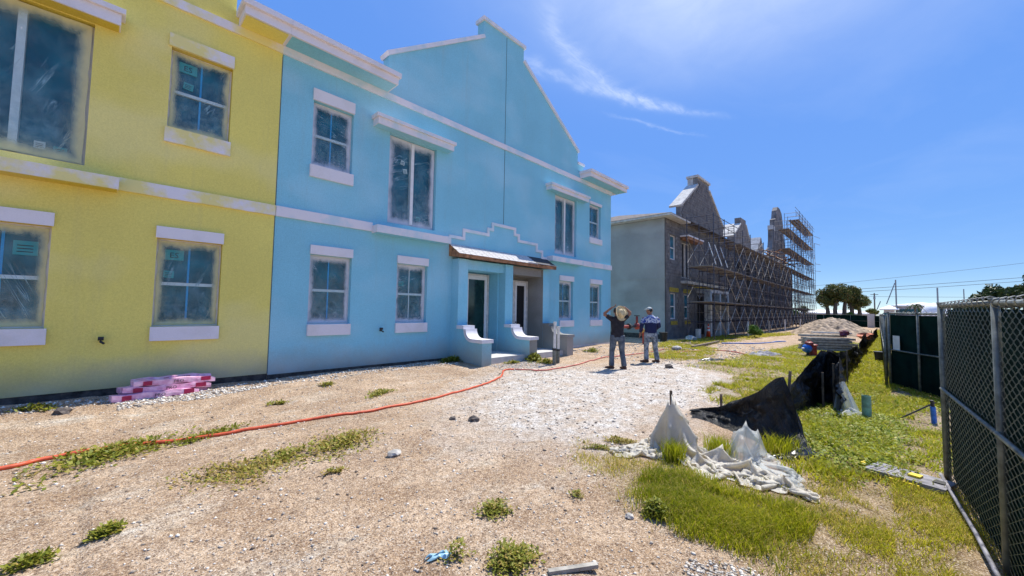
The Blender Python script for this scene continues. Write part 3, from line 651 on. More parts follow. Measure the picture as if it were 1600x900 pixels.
for k, xc in enumerate((7.37, 9.34, 11.31)):
    x0, x1 = xc-.18, xc+.18; arc = []
    for i in range(9):
        a = i/8*math.pi/2; arc.append((8.80-.36*(1-math.cos(a)), 1.04-.36*math.sin(a)))
    prof = [(9.118, -.1), (9.118, 1.04)]+arc+[(8.02, .68), (8.02, -.1)]
    m = MB(); m.prismX(prof, x0, x1, 1 if k == 2 else 0)
    if k > 0: m.box(x0+.001, x1-.001, 8.016, 8.0195, -.1, .678, 1)
    kw = m.build('knee_wall', [M['blue'], M['primer']], bh)
    top = [(9.119, 1.042)]+[(y-.0, z+.002) for y, z in arc]+[(7.98, .682)]
    m = MB(); t = .10
    for (ya, za), (yb, zb) in zip(top[:-1], top[1:]):
        d = Vector((0, yb-ya, zb-za)).normalized(); n = Vector((0, d.z, -d.y)); n = n if n.z > 0 else -n
        q = [(ya, za), (yb, zb), (yb+n.y*t, zb+n.z*t), (ya+n.y*t, za+n.z*t)]
        m.prismX(q, x0-.035, x1+.035, 0)
    m.build('cap', M['primer'] if k == 2 else M['trim_plain'], kw)
for x0, x1 in ((7.551, 9.158), (9.521, 11.128)):
    m = MB(); m.box(x0, x1, 8.18, D+.49, -.1, .235); m.build('porch_slab', M['slab'], bh)
m = MB(); RX0, RX1, RYF = 7.06, 11.70, 8.95
m.prismX([(D-.002, 3.57), (D-.002, 3.20), (RYF, 3.14), (RYF, 3.25)], RX0, RX1, 0); pr = m.build('porch_roof', M['fascia_wood'], bh)
m = MB(); ny_ = 5
for r in range(ny_):
    ya = RYF-.03+(D-RYF)*r/ny_; yb = RYF+(D-RYF)*(r+1)/ny_+.01
    zf = lambda y: 3.262+(y-RYF)/(D-RYF)*.32
    for c in range(15):
        xa = RX0-.02+(RX1-RX0-1.1+.02)*c/15+(.02 if r % 2 else 0); w_ = (RX1-RX0-1.1)/15-.012
        m.add([(xa, ya, zf(ya)+.010), (xa+w_, ya, zf(ya)+.010), (xa+w_, yb, zf(yb)), (xa, yb, zf(yb)), (xa, ya, zf(ya)-.004), (xa+w_, ya, zf(ya)-.004)], [(0, 1, 2, 3), (0, 4, 5, 1)])
m.build('shingles', M['shingle'], pr, 'stuff')
m = MB(); m.add([(RX1-1.15, RYF-.01, 3.262), (RX1+.01, RYF-.01, 3.262), (RX1+.01, D-.003, 3.585), (RX1-1.15, D-.003, 3.585)], [(0, 1, 2, 3)]); m.build('roofing_felt', M['underlay'], pr)
m = MB(); m.box(RX1-1.6, RX1+.02, RYF-.03, RYF+.12, 3.268, 3.285); m.build('starter_strip', M['shingle'], pr)
def front_door(x0, x1, z0, z1, y, half):
    m = MB(); b = .055
    m.box(x0, x0+b, y-.09, y, z0, z1); m.box(x1-b, x1, y-.09, y, z0, z1); m.box(x0+b, x1-b, y-.09, y, z1-b, z1)
    fr = m.build('front_door', M['cream_vinyl'], bh)
    xa = x0+b+.003; xb = x1-b-.003
    m = MB(); m.box(xa, xa+.11, y-.06, y-.015, z0+.02, z1-b-.003); m.box(xb-.11, xb, y-.06, y-.015, z0+.02, z1-b-.003)
    m.box(xa+.11, xb-.11, y-.06, y-.015, z0+.02, z0+.16); m.box(xa+.11, xb-.11, y-.06, y-.015, z1-b-.13, z1-b-.003)
    m.build('leaf', M['white_vinyl'], fr)
    m = MB(); m.box(xa+.11, xb-.11, y-.045, y-.03, z0+.16, z1-b-.13); m.build('pane', M['glass_green'] if not half else M['dark'], fr)
    for zz in (1.02, 1.16): m = MB(); m.tube([(xa+.055, y-.061, zz), (xa+.055, y-.085, zz)], .028, 10); m.build('knob', M['cone_b'], fr)
front_door(8.05, 9.10, .24, 2.79, D+.498, False)
front_door(9.52, 10.36, .24, 2.70, D+.498, True); front_door(10.37, 11.12, .24, 2.70, D+.498, True)

# ------------------------------------------------------------------ grey unfinished building
gh = thing('unfinished_building', 'grey concrete block building under construction behind the scaffolding', 'building', (30, D, 0))
G0, G1, GE = 22.95, 37.1, 66.
gholes = [(23.74,24.70,1.18,2.78),(25.98,26.94,1.18,2.78),(23.74,24.68,4.86,6.38),(25.62,27.12,3.86,6.16),(28.4,31.6,-.1,2.8)]
m = MB(); wall_holes(m, G0, G1, -.1, 7.25, gholes, y=D+.03, depth=.14); m.prismY([(25.45,7.25),(34.6,7.25),(34.6,8.45),(31.1,10.75),(31.1,11.2),(28.6,11.2),(28.6,10.6),(25.45,8.5)], D+.031, D+.32)
m.build('wall', M['mortar'], gh)
blk = MB(); rsb = random.Random(5)
gable = [(25.45,7.25),(34.6,7.25),(34.6,8.42),(31.1,10.72),(31.1,11.18),(28.6,11.18),(28.6,10.58),(25.45,8.48)]
row = 0; z = 0.
while z < 11.1:
    x = G0+(0 if row % 2 else -.2)
    while x < G1:
        xa, xb, za, zb = max(x+.006, G0), min(x+.394, G1), z+.006, z+.194
        ok = xb-xa > .05 and not any(xa < h[1] and xb > h[0] and za < h[3] and zb > h[2] for h in gholes)
        if z > 7.15: ok = ok and all(inpoly(np.array([px]), np.array([pz]), gable)[0] for px in (xa, xb) for pz in (za, zb))
        if ok:
            p = rsb.uniform(-.004, .006); y0, y1 = D-p, D+.031
            blk.add([(xa,y0,za),(xb,y0,za),(xb,y0,zb),(xa,y0,zb),(xa,y1,za),(xb,y1,za),(xb,y1,zb),(xa,y1,zb)], [(0,1,2,3),(0,4,5,1),(1,5,6,2),(2,6,7,3),(3,7,4,0)])
        x += .4
    z += .2; row += 1
blk.build('concrete_blocks', M['block'], gh, 'stuff')
m = MB(); m.add([(G0-.012, D-.008, -.1), (G0-.012, D+13, -.1), (G0-.012, D+13, 7.25), (G0-.012, D-.008, 7.25)], [(0, 1, 2, 3)]); m.box(G0-.012, G0+.0, D-.009, D+.03, -.1, 7.25)
m.build('side_wall', M['grey_stucco'], gh)
m = MB(); m.box(G0-.03, G0-.011, D-.012, D+13, 3.60, 3.68); m.build('casing_bead', M['grey_stucco'], gh)
m = MB(); m.box(G0-.02, G0-.011, D-.01, D+13, -.1, .28); m.build('footing', M['footing'], gh)
m = MB(); m.box(G0-.55, G0+2.55, D-.55, D+.0, 7.27, 7.31); m.box(G0-.55, G0-.013, D+.001, D+13.5, 7.27, 7.31)
m.box(G0-.58, G0+2.55, D-.58, D-.551, 7.27, 7.38); m.box(G0-.58, G0-.551, D-.55, D+13.5, 7.27, 7.38); m.build('eave', M['concrete'], gh)
m = MB(); hip_roof(m, G0-.62, GE, D-.6, D+14.0, 7.385, .31); m.build('roof', M['roof_dark'], gh)
m = MB(); coping(m, [(25.45,8.48),(28.6,10.58)], D-.05, D+.75, .13); coping(m, [(34.6,8.42),(31.1,10.72)], D-.05, D+.75, .13); m.box(28.5, 31.2, D-.06, D+.76, 11.2, 11.36)
m.box(28.6, 31.1, D+.321, D+.7, 9.5, 11.2); m.build('coping', M['concrete'], gh)
for x0, x1, z0, z1 in [(23.5,24.95,2.86,3.12),(25.75,27.1,2.86,3.12),(23.7,24.75,.84,1.08),(25.95,27.0,.84,1.08),(27.3,31.9,3.3,3.7)]:
    m = MB(); m.box(x0, x1, D-.016, D-.007, z0, z1); m.build('sealant_patch', M['ochre'], gh)
for x, z in ((23.74,1.18),(25.98,1.18)): put_window(gh, x, z, T_HUNG_G)
put_window(gh, 23.74, 4.86, hung_parts(.94, 1.52, 'white_vinyl', 'glass_blue', None))
put_window(gh, 25.62, 3.86, T_SLIDE_G, name='balcony_door')
m = MB(); m.box(25.3, 28.0, D-.5, D-.008, 6.26, 6.42, 0); m.box(25.25, 28.1, D-.55, D-.008, 6.43, 6.52, 1); m.build('door_canopy', [M['fascia_wood'], M['trim_plain']], gh)
m = MB(); m.box(25.3, 34.0, D-.4, D-.008, 3.45, 3.62); m.build('balcony_ledge', M['concrete'], gh)
m = MB(); m.box(28.2, 32.4, D-.9, D-.01, 2.95, 3.2); m.box(28.2, 28.5, D-.9, D-.5, -.1, 2.95); m.box(30.2, 30.5, D-.9, D-.5, -.1, 2.95); m.box(32.1, 32.4, D-.9, D-.5, -.1, 2.95); m.build('porch_frame', M['concrete'], gh)
m = MB(); m.box(28.41, 31.59, D+.6, D+.65, -.1, 2.8); m.build('porch_dark_sheet', M['dark'], gh)  # flat black sheet, the porch's inner shade put into its colour
# farther units: dark block wall with openings, small gable, tall end gable
fh = []
for k in range(9):
    bx = G1+1.2+k*3.1
    fh += [(bx, bx+.95, 1.2, 2.8), (bx+.1, bx+1.3 if k % 2 else bx+1.0, 4.0 if k % 2 else 4.9, 6.3)]
m = MB(); wall_holes(m, G1, GE, -.1, 7.25, fh, y=D, depth=.2); m.add([(GE, D, -.1), (GE, D+13, -.1), (GE, D+13, 7.25), (GE, D, 7.25)], [(0, 1, 2, 3)])
m.build('wall', M['dark_wall'], gh)
m = MB(); m.prismY([(37.3,7.25),(43.3,7.25),(43.2,8.4),(41.6,9.9),(41.6,10.35),(39.8,10.35),(39.8,9.7),(37.4,8.25)], D-.002, D+.5)
m.build('gable', M['gable'], gh); m = MB(); m.prismY([(45.6,7.25),(49.6,7.25),(47.9,9.6),(47.4,9.6)], D-.001, D+.5)
m.build('gable', M['gable'], gh); m = MB(); m.prismY([(52.4,7.25),(61.6,7.25),(61.0,10.6),(60.2,13.2),(59.4,14.4),(58.2,14.8),(57.0,14.8),(56.2,14.2),(55.8,13.2),(55.0,12.9),(54.9,11.8),(53.9,11.5),(53.8,10.2)], D-.003, D+.5)
m.build('gable', M['gable'], gh); m = MB(); m.box(53.7, 55.0, D-.03, D+.5, 11.5, 12.0); m.build('coping', M['concrete'], gh)
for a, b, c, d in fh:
    m = MB(); m.box(a+.01, b-.01, D+.12, D+.13, c+.01, d-.01); m.build('opening_dark_sheet', M['dark'], gh)  # solid black sheets fill the openings in place of shaded rooms
m = MB(); coping(m, [(37.4,8.25),(39.8,9.7)], D-.05, D+1.3, .14); coping(m, [(43.2,8.4),(41.6,9.9)], D-.05, D+1.3, .14); coping(m, [(45.6,7.3),(47.4,9.5)], D-.05, D+.9, .14); m.build('coping', M['concrete'], gh)
m = MB(); m.box(41.9, 43.6, D+4.0, D+5.2, 9.0, 11.3); m.build('roof_unit', M['scaf'], gh)

# ------------------------------------------------------------------ scaffold
sc = thing('scaffolding', 'steel tube scaffolding with plank decks along the grey block building', 'scaffolding', (24.2, 7.1, 0))
YO, YI, BAY = 7.15, 8.65, 2.13
def frame_mesh(h):
    m = MB(); r = .024
    m.tube([(0, 0, 0), (0, 0, h)], r, 5); m.tube([(0, YI-YO, 0), (0, YI-YO, h)], r, 5)
    m.tube([(0, 0, h-.08), (0, YI-YO, h-.08)], r*.9, 4); m.tube([(0, 0, h*.45), (0, YI-YO, h*.45)], r*.8, 4)
    m.tube([(0, .35, h-.08), (0, .35, h*.45)], r*.7, 4)
    for k in range(3): m.tube([(0, 0, h*(.52+.13*k)), (0, .35, h*(.52+.13*k))], r*.6, 4)
    return m.mesh('frame', M['scaf'])
def brace_mesh(h, mt_):
    m = MB(); m.tube([(0, -.03, .25), (BAY, -.03, h-.3)], .012, 4); m.tube([(0, -.045, h-.3), (BAY, -.045, .25)], .012, 4); return m.mesh('cross_brace', M[mt_])
def plank_mesh():
    out = []
    for k in range(4):
        m = MB(); m.box(-.12, BAY+.12, 0, .30, 0, .045); out.append(m.mesh('deck_plank', M['deck']))
    return out
FM = {2.1: frame_mesh(2.1), 1.0: frame_mesh(1.0)}; BM = brace_mesh(2.1, 'brace'); BD = brace_mesh(2.1, 'scaf'); PM = plank_mesh()
_m = MB(); _m.tube([(0, 0, 0), (0, 0, 2.1)], .022, 5); UP = _m.mesh('upright', M['scaf'])
lev = [.12, 2.22, 4.32, 6.42, 8.52, 10.62, 12.72]; NB = 21; rsf = random.Random(11)
for i in range(NB+1):
    x = 24.2+BAY*i; n = 3 if x < 49.5 else (5 if (x < 55 or x > 67) else 6)
    for k in range(n): inst('frame', FM[2.1], sc, (x, YO, lev[k]))
    if i < 4 or x > 53 or i % 2 == 0: inst('frame', FM[1.0], sc, (x, YO, lev[n]))
    if i < NB:
        for k in range(n):
            for q in range(1 if x < 30 else 2):
                if rsf.random() < .9: inst('upright', UP, sc, (x+BAY*rsf.uniform(.2, .8), YO+.05 if q else YI-.05, lev[k]))
    if i < NB:
        for k in range(n):
            if rsf.random() < .9: inst('cross_brace', BM if (k == 0 or rsf.random() < .7) else BD, sc, (x, YO, lev[k]))
            if k < 3 and rsf.random() < .75: inst('cross_brace', BM if rsf.random() < .35 else BD, sc, (x, YI+.03, lev[k]))
        for k in range(1, n+1):
            if x < 30 and k == 3: continue
            for q in range(4 if i < 6 else 3): inst('deck_plank', PM[q], sc, (x, YO+.12+q*.34, lev[k]+.01+rsf.uniform(0, .012)), (rsf.uniform(-.01, .01), rsf.uniform(-.012, .012), 0))
for x0, x1, zz in [(24.2, 30.6, 7.35), (24.2, 30.6, 6.9), (53, 68.9, 13.6), (53, 68.9, 13.2)]: m = MB(); m.tube([(x0, YO, zz), (x1, YO, zz)], .022, 5); m.build('guard_rail', M['scaf'], sc)
for k in range(3):
    for yy, zz in ((YO+.03, lev[k]+.55), (YO+.03, lev[k]+1.2), (YI-.03, lev[k]+.8), (YI-.03, lev[k]+1.5)):
        m = MB(); m.tube([(24.2 if k < 2 else 30.6, yy, zz), (24.2+BAY*NB, yy, zz)], .02, 5); m.build('ledger', M['scaf'], sc)
for xx, zz in [(68.9, 12.6), (68.9, 11.6), (68.9, 8.7), (68.9, 7.7)]: m = MB(); m.tube([(xx, YO, zz), (xx+3.2, YO-.3, zz+.15)], .03, 5); m.build('outrigger_tube', M['scaf'], sc)
for i in range(3): m = MB(); m.tube([(24.5+BAY*i*.55, YO-.02, 4.45), (24.3+BAY*(i*.55+.45), YO+.6, 5.9)], .024, 5); m.build('raking_prop', M['pvc'], sc)
for i in range(7): m = MB(); m.bar((40+i*2.3, 8.7, 6.7), (41+i*2.4, 8.0, 7.5+.6*rsf.random()), .10, .08); m.build('raking_prop', M['old_wood'], sc)
for i in range(12): m = MB(); m.bar((43+i*1.2, 7.3, 6.9+.5*(i % 3)), (44.5+i*1.3, 9.2, 7.5+.6*(i % 2)), .12, .10); m.build('formwork_timber', M['fascia_wood'], sc)

# ------------------------------------------------------------------ people
def limb(mb, pts, rs, n=10): mb.tube(pts, 0, n, rr=rs)
def ball(mb, c, rx, ry, rz, n=14):
    o = len(mb.v); k = 9
    for i in range(k+1):
        a = -math.pi/2+math.pi*i/k
        for j in range(n):
            b = 2*math.pi*j/n; mb.v.append((c[0]+rx*math.cos(a)*math.cos(b), c[1]+ry*math.cos(a)*math.sin(b), c[2]+rz*math.sin(a)))
    for i in range(k):
        for j in range(n): mb.f.append((o+i*n+j, o+i*n+(j+1) % n, o+(i+1)*n+(j+1) % n, o+(i+1)*n+j)); mb.m.append(0)
def hand(mb, wrist, d, side, curl=.35, thumb=1):
    w = Vector(wrist); d = Vector(d).normalized(); s = Vector(side); s = (s-d*s.dot(d)).normalized(); nrm = d.cross(s)
    limb(mb, [w-d*.02, w+d*.035, w+d*.085], [(.026, .020), (.040, .016), (.040, .013)])
    for k, (off, ln) in enumerate(((-.030, .070), (-.010, .080), (.010, .075), (.029, .058))):
        p = w+d*.085+s*off; q = p+d*ln*.5-nrm*ln*curl*.25; r_ = q+d*ln*.45-nrm*ln*curl*.7
        limb(mb, [p-d*.015, q, r_], [.0095, .0085, .0070], 7)
    p = w+d*.025-s*.032*thumb; limb(mb, [p, p+d*.03-s*.028*thumb, p+d*.06-s*.034*thumb-nrm*.012], [.013, .0105, .008], 7)
def head(mb, c, yaw):
    h = MB(); ball(h, (0, -.008, .02), .076, .096, .098); ball(h, (0, .022, -.052), .055, .062, .062); ball(h, (0, .060, -.088), .026, .024, .022)
    limb(h, [(0, .085, .012), (0, .104, -.022)], [.010, .016], 8); ball(h, (0, .088, -.052), .024, .012, .010)
    for sx in (-1, 1):
        ball(h, (sx*.078, -.004, -.012), .012, .022, .033); ball(h, (sx*.033, .078, .018), .017, .014, .008)
    cs, sn = math.cos(yaw), math.sin(yaw)
    mb.add([(c[0]+x*cs-y*sn, c[1]+x*sn+y*cs, c[2]+z) for x, y, z in h.v], h.f)
def person(label, loc, rotz, P, mats, voxel=.0095):
    t = thing('person', label, 'person', loc, 'workers standing on the site'); t.rotation_euler = (0, 0, rotz)
    def part(name, mb, mat, vox, it=3):
        o = bpy.data.objects.new(name, remesh(mb, vox, mat, name, it)); COL.objects.link(o); o.parent = t; ORG[o.name] = tuple(loc); return o
    b = MB(); head(b, P['head'], P['hyaw']); limb(b, [P['neck'], Vector(P['head'])+Vector((0, -.01, -.06))], [.062, .056])
    limb(b, [(0, 0, .90), (0, 0, 1.08), (0, .005, 1.28), (0, -.005, 1.42), P['neck']], [(.155, .10), (.14, .095), (.165, .105), (.17, .095), (.06, .06)], 14)
    for a, r0, r1, r2, hd, sd, cu_, th in P['arms']:
        limb(b, [a[0], a[1]], [.054, .043]); limb(b, [a[1], a[2]], [.043, .027]); hand(b, a[2], hd, sd, cu_, th)
    for lg in P['legs']: limb(b, lg, [.085, .056, .044], 12)
    part('body', b, M['skin'], voxel, 2)
    s = MB(); limb(s, P['torso_pts'], P['torso_r'], 16)
    for sl_ in P['sleeves']: limb(s, sl_[0], sl_[1], 12)
    part('shirt', s, mats['shirt'], .013, 4)
    j = MB(); limb(j, P['hip_pts'], P['hip_r'], 16)
    for lg in P['legs']:
        h_, k_, f_ = [Vector(p) for p in lg]
        limb(j, [h_+Vector((0, 0, .06)), h_.lerp(k_, .5), k_, k_.lerp(f_, .5), f_.lerp(k_, .06)], [(.108, .112), (.094, .098), (.076, .080), (.074, .078), (.080, .084)], 14)
    part('jeans', j, mats['jeans'], .014, 3)
    for f_, dr in P['feet']:
        m_ = MB(); f = Vector(f_); d = Vector(dr).normalized()
        limb(m_, [f+Vector((0, 0, .12)), f+Vector((0, 0, .035))], [.056, .052]); limb(m_, [f-d*.075+Vector((0, 0, .042)), f+d*.06+Vector((0, 0, .045)), f+d*.17+Vector((0, 0, .032)), f+d*.20+Vector((0, 0, .03))], [(.040, .042), (.046, .044), (.043, .032), (.028, .026)])
        part('boot', m_, M['boot'], .012, 2)
    return t, part
loc1 = (10.15, 5.56, g1(10.15, 5.56)-.004); yaw1 = math.atan2(loc1[1], loc1[0])-math.pi/2
P1 = dict(head=(-.03, .03, 1.635), hyaw=.15, neck=(-.01, 0, 1.48),
  arms=[(((-.19, 0, 1.44), (-.385, .03, 1.555), (-.165, .035, 1.745)), 0, 0, 0, (.85, -.1, .35), (0, -1, .2), .8, 1),
        (((.19, 0, 1.44), (.36, .03, 1.60), (.185, .02, 1.765)), 0, 0, 0, (-.85, -.15, .1), (0, -1, .2), .8, -1)],
  legs=[((-.10, 0, .90), (-.155, .02, .49), (-.16, -.02, .07)), ((.10, 0, .90), (.125, .04, .49), (.19, .0, .07))],
  torso_pts=[(0, 0, .86), (0, 0, .98), (0, .0, 1.12), (0, .0, 1.30), (0, -.005, 1.42), (-.005, 0, 1.475), (-.005, 0, 1.505)],
  torso_r=[(.178, .125), (.178, .128), (.172, .122), (.192, .126), (.188, .108), (.11, .08), (.075, .07)],
  sleeves=[([(-.14, 0, 1.41), (-.30, .015, 1.505)], [.082, .066]), ([(.14, 0, 1.41), (.29, .015, 1.53)], [.082, .066])],
  hip_pts=[(0, 0, .80), (0, 0, .90), (0, 0, 1.0)], hip_r=[(.16, .118), (.175, .128), (.165, .118)],
  feet=[((-.16, -.02, 0), (-.95, .45, 0)), ((.19, 0, 0), (-.55, .85, 0))])
t1, part1 = person('man in black t-shirt holding a straw hat behind his head with both hands', loc1, yaw1, P1, dict(shirt=M['tee'], jeans=M['jeans']))
hb = MB(); ball(hb, (-.035, .02, 1.665), .080, .098, .090); part1('hair', hb, M['hair'], .012)
# hat: brim disc behind the head, crown pushed towards the viewer
def hat(t):
    mb = MB(); n = 28; o = 0; prof = [(.0, .125), (.05, .13), (.085, .118), (.098, .06), (.102, .005), (.15, -.004), (.20, .006), (.205, .012)]
    for i, (r, z) in enumerate(prof):
        for j in range(n):
            a = 2*math.pi*j/n; el = 1.18 if r < .11 else 1.05
            zz = z+(.045*(abs(math.cos(a))**3)*(r/.2)**2 if r > .11 else 0)-(.03*math.exp(-(math.cos(a)/.35)**2)*(1 if r < .07 else 0))
            mb.v.append((r*math.cos(a), r*el*math.sin(a), zz))
    for i in range(len(prof)-1):
        for j in range(n): mb.f.append((i*n+j, i*n+(j+1) % n, (i+1)*n+(j+1) % n, (i+1)*n+j)); mb.m.append(0)
    me = mb.mesh('hat', M['straw'], smoothf=True); o = bpy.data.objects.new('hat', me); COL.objects.link(o); o.parent = t
    sd = o.modifiers.new('solid', 'SOLIDIFY'); sd.thickness = .006
    zax = Vector((.62, -.76, .18)).normalized(); yax = Vector((-.1, .1, 1)); yax = (yax-zax*yax.dot(zax)).normalized(); xax = yax.cross(zax)
    o.matrix_local = Matrix(((xax.x, yax.x, zax.x, .085), (xax.y, yax.y, zax.y, -.105), (xax.z, yax.z, zax.z, 1.585), (0, 0, 0, 1)))
    bm_ = MB(); bm_.lathe((0, 0, 0), [(.104, .008), (.106, .012), (.1035, .034), (.1005, .036)], 28)
    b = bpy.data.objects.new('hat_band', bm_.mesh('hat_band', M['hatband'])); COL.objects.link(b); b.parent = o; b.scale = (1, 1.18, 1)
hat(t1)
loc2 = (12.1, 5.46, g1(12.1, 5.46)-.004); yaw2 = math.atan2(loc2[1], loc2[0])-math.pi/2+.22
P2 = dict(head=(-.03, .03, 1.64), hyaw=1.25, neck=(0, .01, 1.48),
  arms=[(((-.20, 0, 1.43), (-.285, -.01, 1.15), (-.30, .10, .915)), 0, 0, 0, (-.05, .15, -1), (0, 1, 0), .6, 1),
        (((.20, 0, 1.43), (.265, .03, 1.15), (.16, .20, 1.02)), 0, 0, 0, (-.6, .6, -.3), (0, 0, 1), .6, 1)],
  legs=[((-.10, 0, .90), (-.135, .03, .49), (-.14, -.01, .07)), ((.10, 0, .90), (.145, .03, .49), (.20, .0, .07))],
  torso_pts=[(.0, 0, .93), (0, 0, 1.02), (0, .0, 1.15), (0, .0, 1.30), (0, -.005, 1.41), (0, .005, 1.475), (0, .01, 1.51)],
  torso_r=[(.190, .138), (.188, .138), (.182, .132), (.198, .130), (.195, .112), (.11, .08), (.072, .068)],
  sleeves=[([(-.15, 0, 1.41), (-.23, 0, 1.33), (-.285, -.01, 1.15), (-.298, .08, .95)], [.080, .076, .062, .05]), ([(.15, 0, 1.41), (.225, .01, 1.33), (.265, .03, 1.15), (.175, .18, 1.04)], [.080, .076, .062, .05])],
  hip_pts=[(0, 0, .80), (0, 0, .90), (0, 0, 1.0)], hip_r=[(.165, .122), (.18, .132), (.168, .12)],
  feet=[((-.14, -.01, 0), (-.9, .35, 0)), ((.20, 0, 0), (-.6, .7, 0))])
t2, part2 = person('man in navy and white patterned jersey and pale cap, hands down by his sides', loc2, yaw2, P2, dict(shirt=M['jersey'], jeans=M['jeans2']))
hb = MB(); ball(hb, (-.015, .025, 1.662), .081, .092, .082); part2('hair', hb, M['hair'], .012)
hb = MB(); ball(hb, (-.035, .032, 1.705), .088, .085, .062); limb(hb, [(-.09, .05, 1.70), (-.165, .075, 1.692), (-.195, .085, 1.685)], [(.062, .010), (.055, .008), (.03, .006)]); part2('cap', hb, M['cap'], .011)

# ------------------------------------------------------------------ fire water pipework, bin, cone, stakes
def P3(x, y, h=0): return (x, y, g1(x, y)+h)
vx, vy = 17.3, 8.55; vz = g1(vx, vy)
t = thing('valve_assembly', 'red valve and pipe assembly standing beside the grey rendered wall', 'pipe valve', (vx, vy, vz))
m = MB(); m.tube([(vx-1.15, vy+.15, vz), (vx-1.15, vy+.15, vz+.78), (vx-.95, vy+.13, vz+.85), (vx-.55, vy+.1, vz+.85)], .075, 10); m.build('riser_pipe', M['red'], t)
m = MB(); m.tube([(vx-.55, vy+.1, vz+.85), (vx+.10, vy, vz+.85)], .06, 10); m.tube([(vx-.5, vy+.1, vz+.85), (vx-.42, vy+.09, vz+.85)], .14, 12); m.build('cross_pipe', M['cone_b'], t)
m = MB(); ball(m, (vx+.15, vy, vz+.86), .15, .14, .17); m.tube([(vx+.15, vy, vz+.95), (vx+.15, vy, vz+1.32)], .055, 10); m.build('gate_valve', M['red'], t, smoothf=True)
m = MB(); m.tube([(vx+.15, vy, vz+1.33), (vx+.15, vy, vz+1.37)], .13, 12); m.build('hand_wheel', M['cone_b'], t)
m = MB(); m.tube([(vx+.22, vy, vz+.90), (vx+.45, vy-.05, vz+.74), (vx+.66, vy-.1, vz+.55), (vx+.70, vy-.1, vz+.35), (vx+.70, vy-.1, vz)], .085, 10); m.build('outlet_pipe', M['red'], t, smoothf=True)
m = MB(); m.tube([(vx+.52, vy-.07, vz+.68), (vx+.58, vy-.08, vz+.62)], .13, 12); m.build('flange', M['brass'], t)
x, y = 20.6, 8.6; t = thing('bin', 'black plastic bin beside the grey building corner', 'bin', P3(x, y))
z = g1(x, y); m = MB(); m.lathe((x, y, z), [(.17, 0), (.21, .48)], 14); m.build('tub', M['black_drum'], t); m = MB(); m.lathe((x, y, z+.44), [(.225, 0), (.23, .06)], 14); m.build('rim', M['black_drum'], t)
def cone(x, y, label):
    z = g1(x, y); t = thing('traffic_cone', label, 'traffic cone', (x, y, z))
    m = MB(); m.box(x-.19, x+.19, y-.19, y+.19, z, z+.04); m.build('base', M['cone_b'], t)
    m = MB(); m.lathe((x, y, z+.04), [(.15, 0), (.028, .86)], 16); m.build('cone_body', M['cone'], t, smoothf=True)
    m = MB(); m.lathe((x, y, z+.04), [(.097, .40), (.079, .53)], 16); m.lathe((x, y, z+.04), [(.067, .62), (.054, .71)], 16); m.build('reflective_collar', M['cone_w'], t, 'stuff')
cone(27.2, 8.4, 'orange traffic cone with white collars by the block wall')
for k, (x, y, h, mt, lb) in enumerate([(31.0, 7.0, 1.05, 'pvc', 'white marker stake left of the green bush by the scaffold'), (44.0, 6.9, 1.1, 'pvc', 'white marker stake right of the green bush by the scaffold'), (37.5, 6.95, 1.0, 'old_wood', 'grey marker stake beside the bush near the scaffold foot'), (53., 6.9, 1.1, 'pvc', 'farthest white marker stake along the scaffold foot')]):
    z = g1(x, y); m = MB(); m.bar((x, y, z-.05), (x+.02, y, z+h), .09, .09); o = m.build('marker_stake', M[mt]); tag(o, lb, 'stake', 'marker stakes along the scaffold')
x, y = 25.6, 8.5; z = g1(x, y); m = MB(); m.box(x-.2, x+.2, y-.1, y+.1, z, z+.62); o = m.build('concrete_pier', M['concrete']); tag(o, 'short pale concrete pier left of the traffic cone', 'concrete block')
def blob(name, c, r, mat, label, cat, seed=0, flat=.6, group=None, kind=None):
    rs = random.Random(seed); me = bpy.data.meshes.new(name); import bmesh
    bm = bmesh.new(); bmesh.ops.create_icosphere(bm, subdivisions=2, radius=1.0)
    for v in bm.verts:
        k = .72+.5*rs.random(); v.co = Vector((v.co.x*r*k*1.2, v.co.y*r*k, v.co.z*r*k*flat))
    bm.to_mesh(me); bm.free(); me.materials.append(mat); o = link(name, me, None, kind, c); return tag(o, label, cat, group)
blob('cement_bag', P3(23.1, 8.0, .1), .32, M['rock'], 'crumpled pale bag lying at the foot of the block wall', 'bag', 3, .7)
blob('rubble_lump', P3(17.0, 6.55, .06), .2, M['rock'], 'pale rubble lump on the grass right of the man in the jersey', 'rubble', 4, .6)
# two white pipes by the porch
for k, (x, y, h, dx) in enumerate(((9.38, 7.22, 1.26, .02), (9.72, 7.34, 1.10, .02))):
    z = g1(x, y); t = thing('pipe_post', ('taller left one' if k == 0 else 'shorter right one')+' of two white pipes standing by the porch', 'pipe', (x, y, z), 'white pipes standing by the porch')
    m = MB(); m.tube([(x, y, z), (x, y, z+h*.36)], .055, 10); m.build('lower_sleeve', M['galv_dull'], t)
    m = MB(); m.tube([(x, y, z+h*.30), (x+dx, y, z+h)], .04, 10); m.build('pipe', M['pvc'], t)
    m = MB(); m.tube([(x, y, z+h*.34), (x, y, z+h*.39)], .066, 10); m.build('clamp', M['cone_b'], t)
    m = MB(); m.tube([(x+dx, y, z+h-.06), (x+dx, y, z+h+.02)], .05, 10); m.build('pipe_cap', M['pvc'], t)

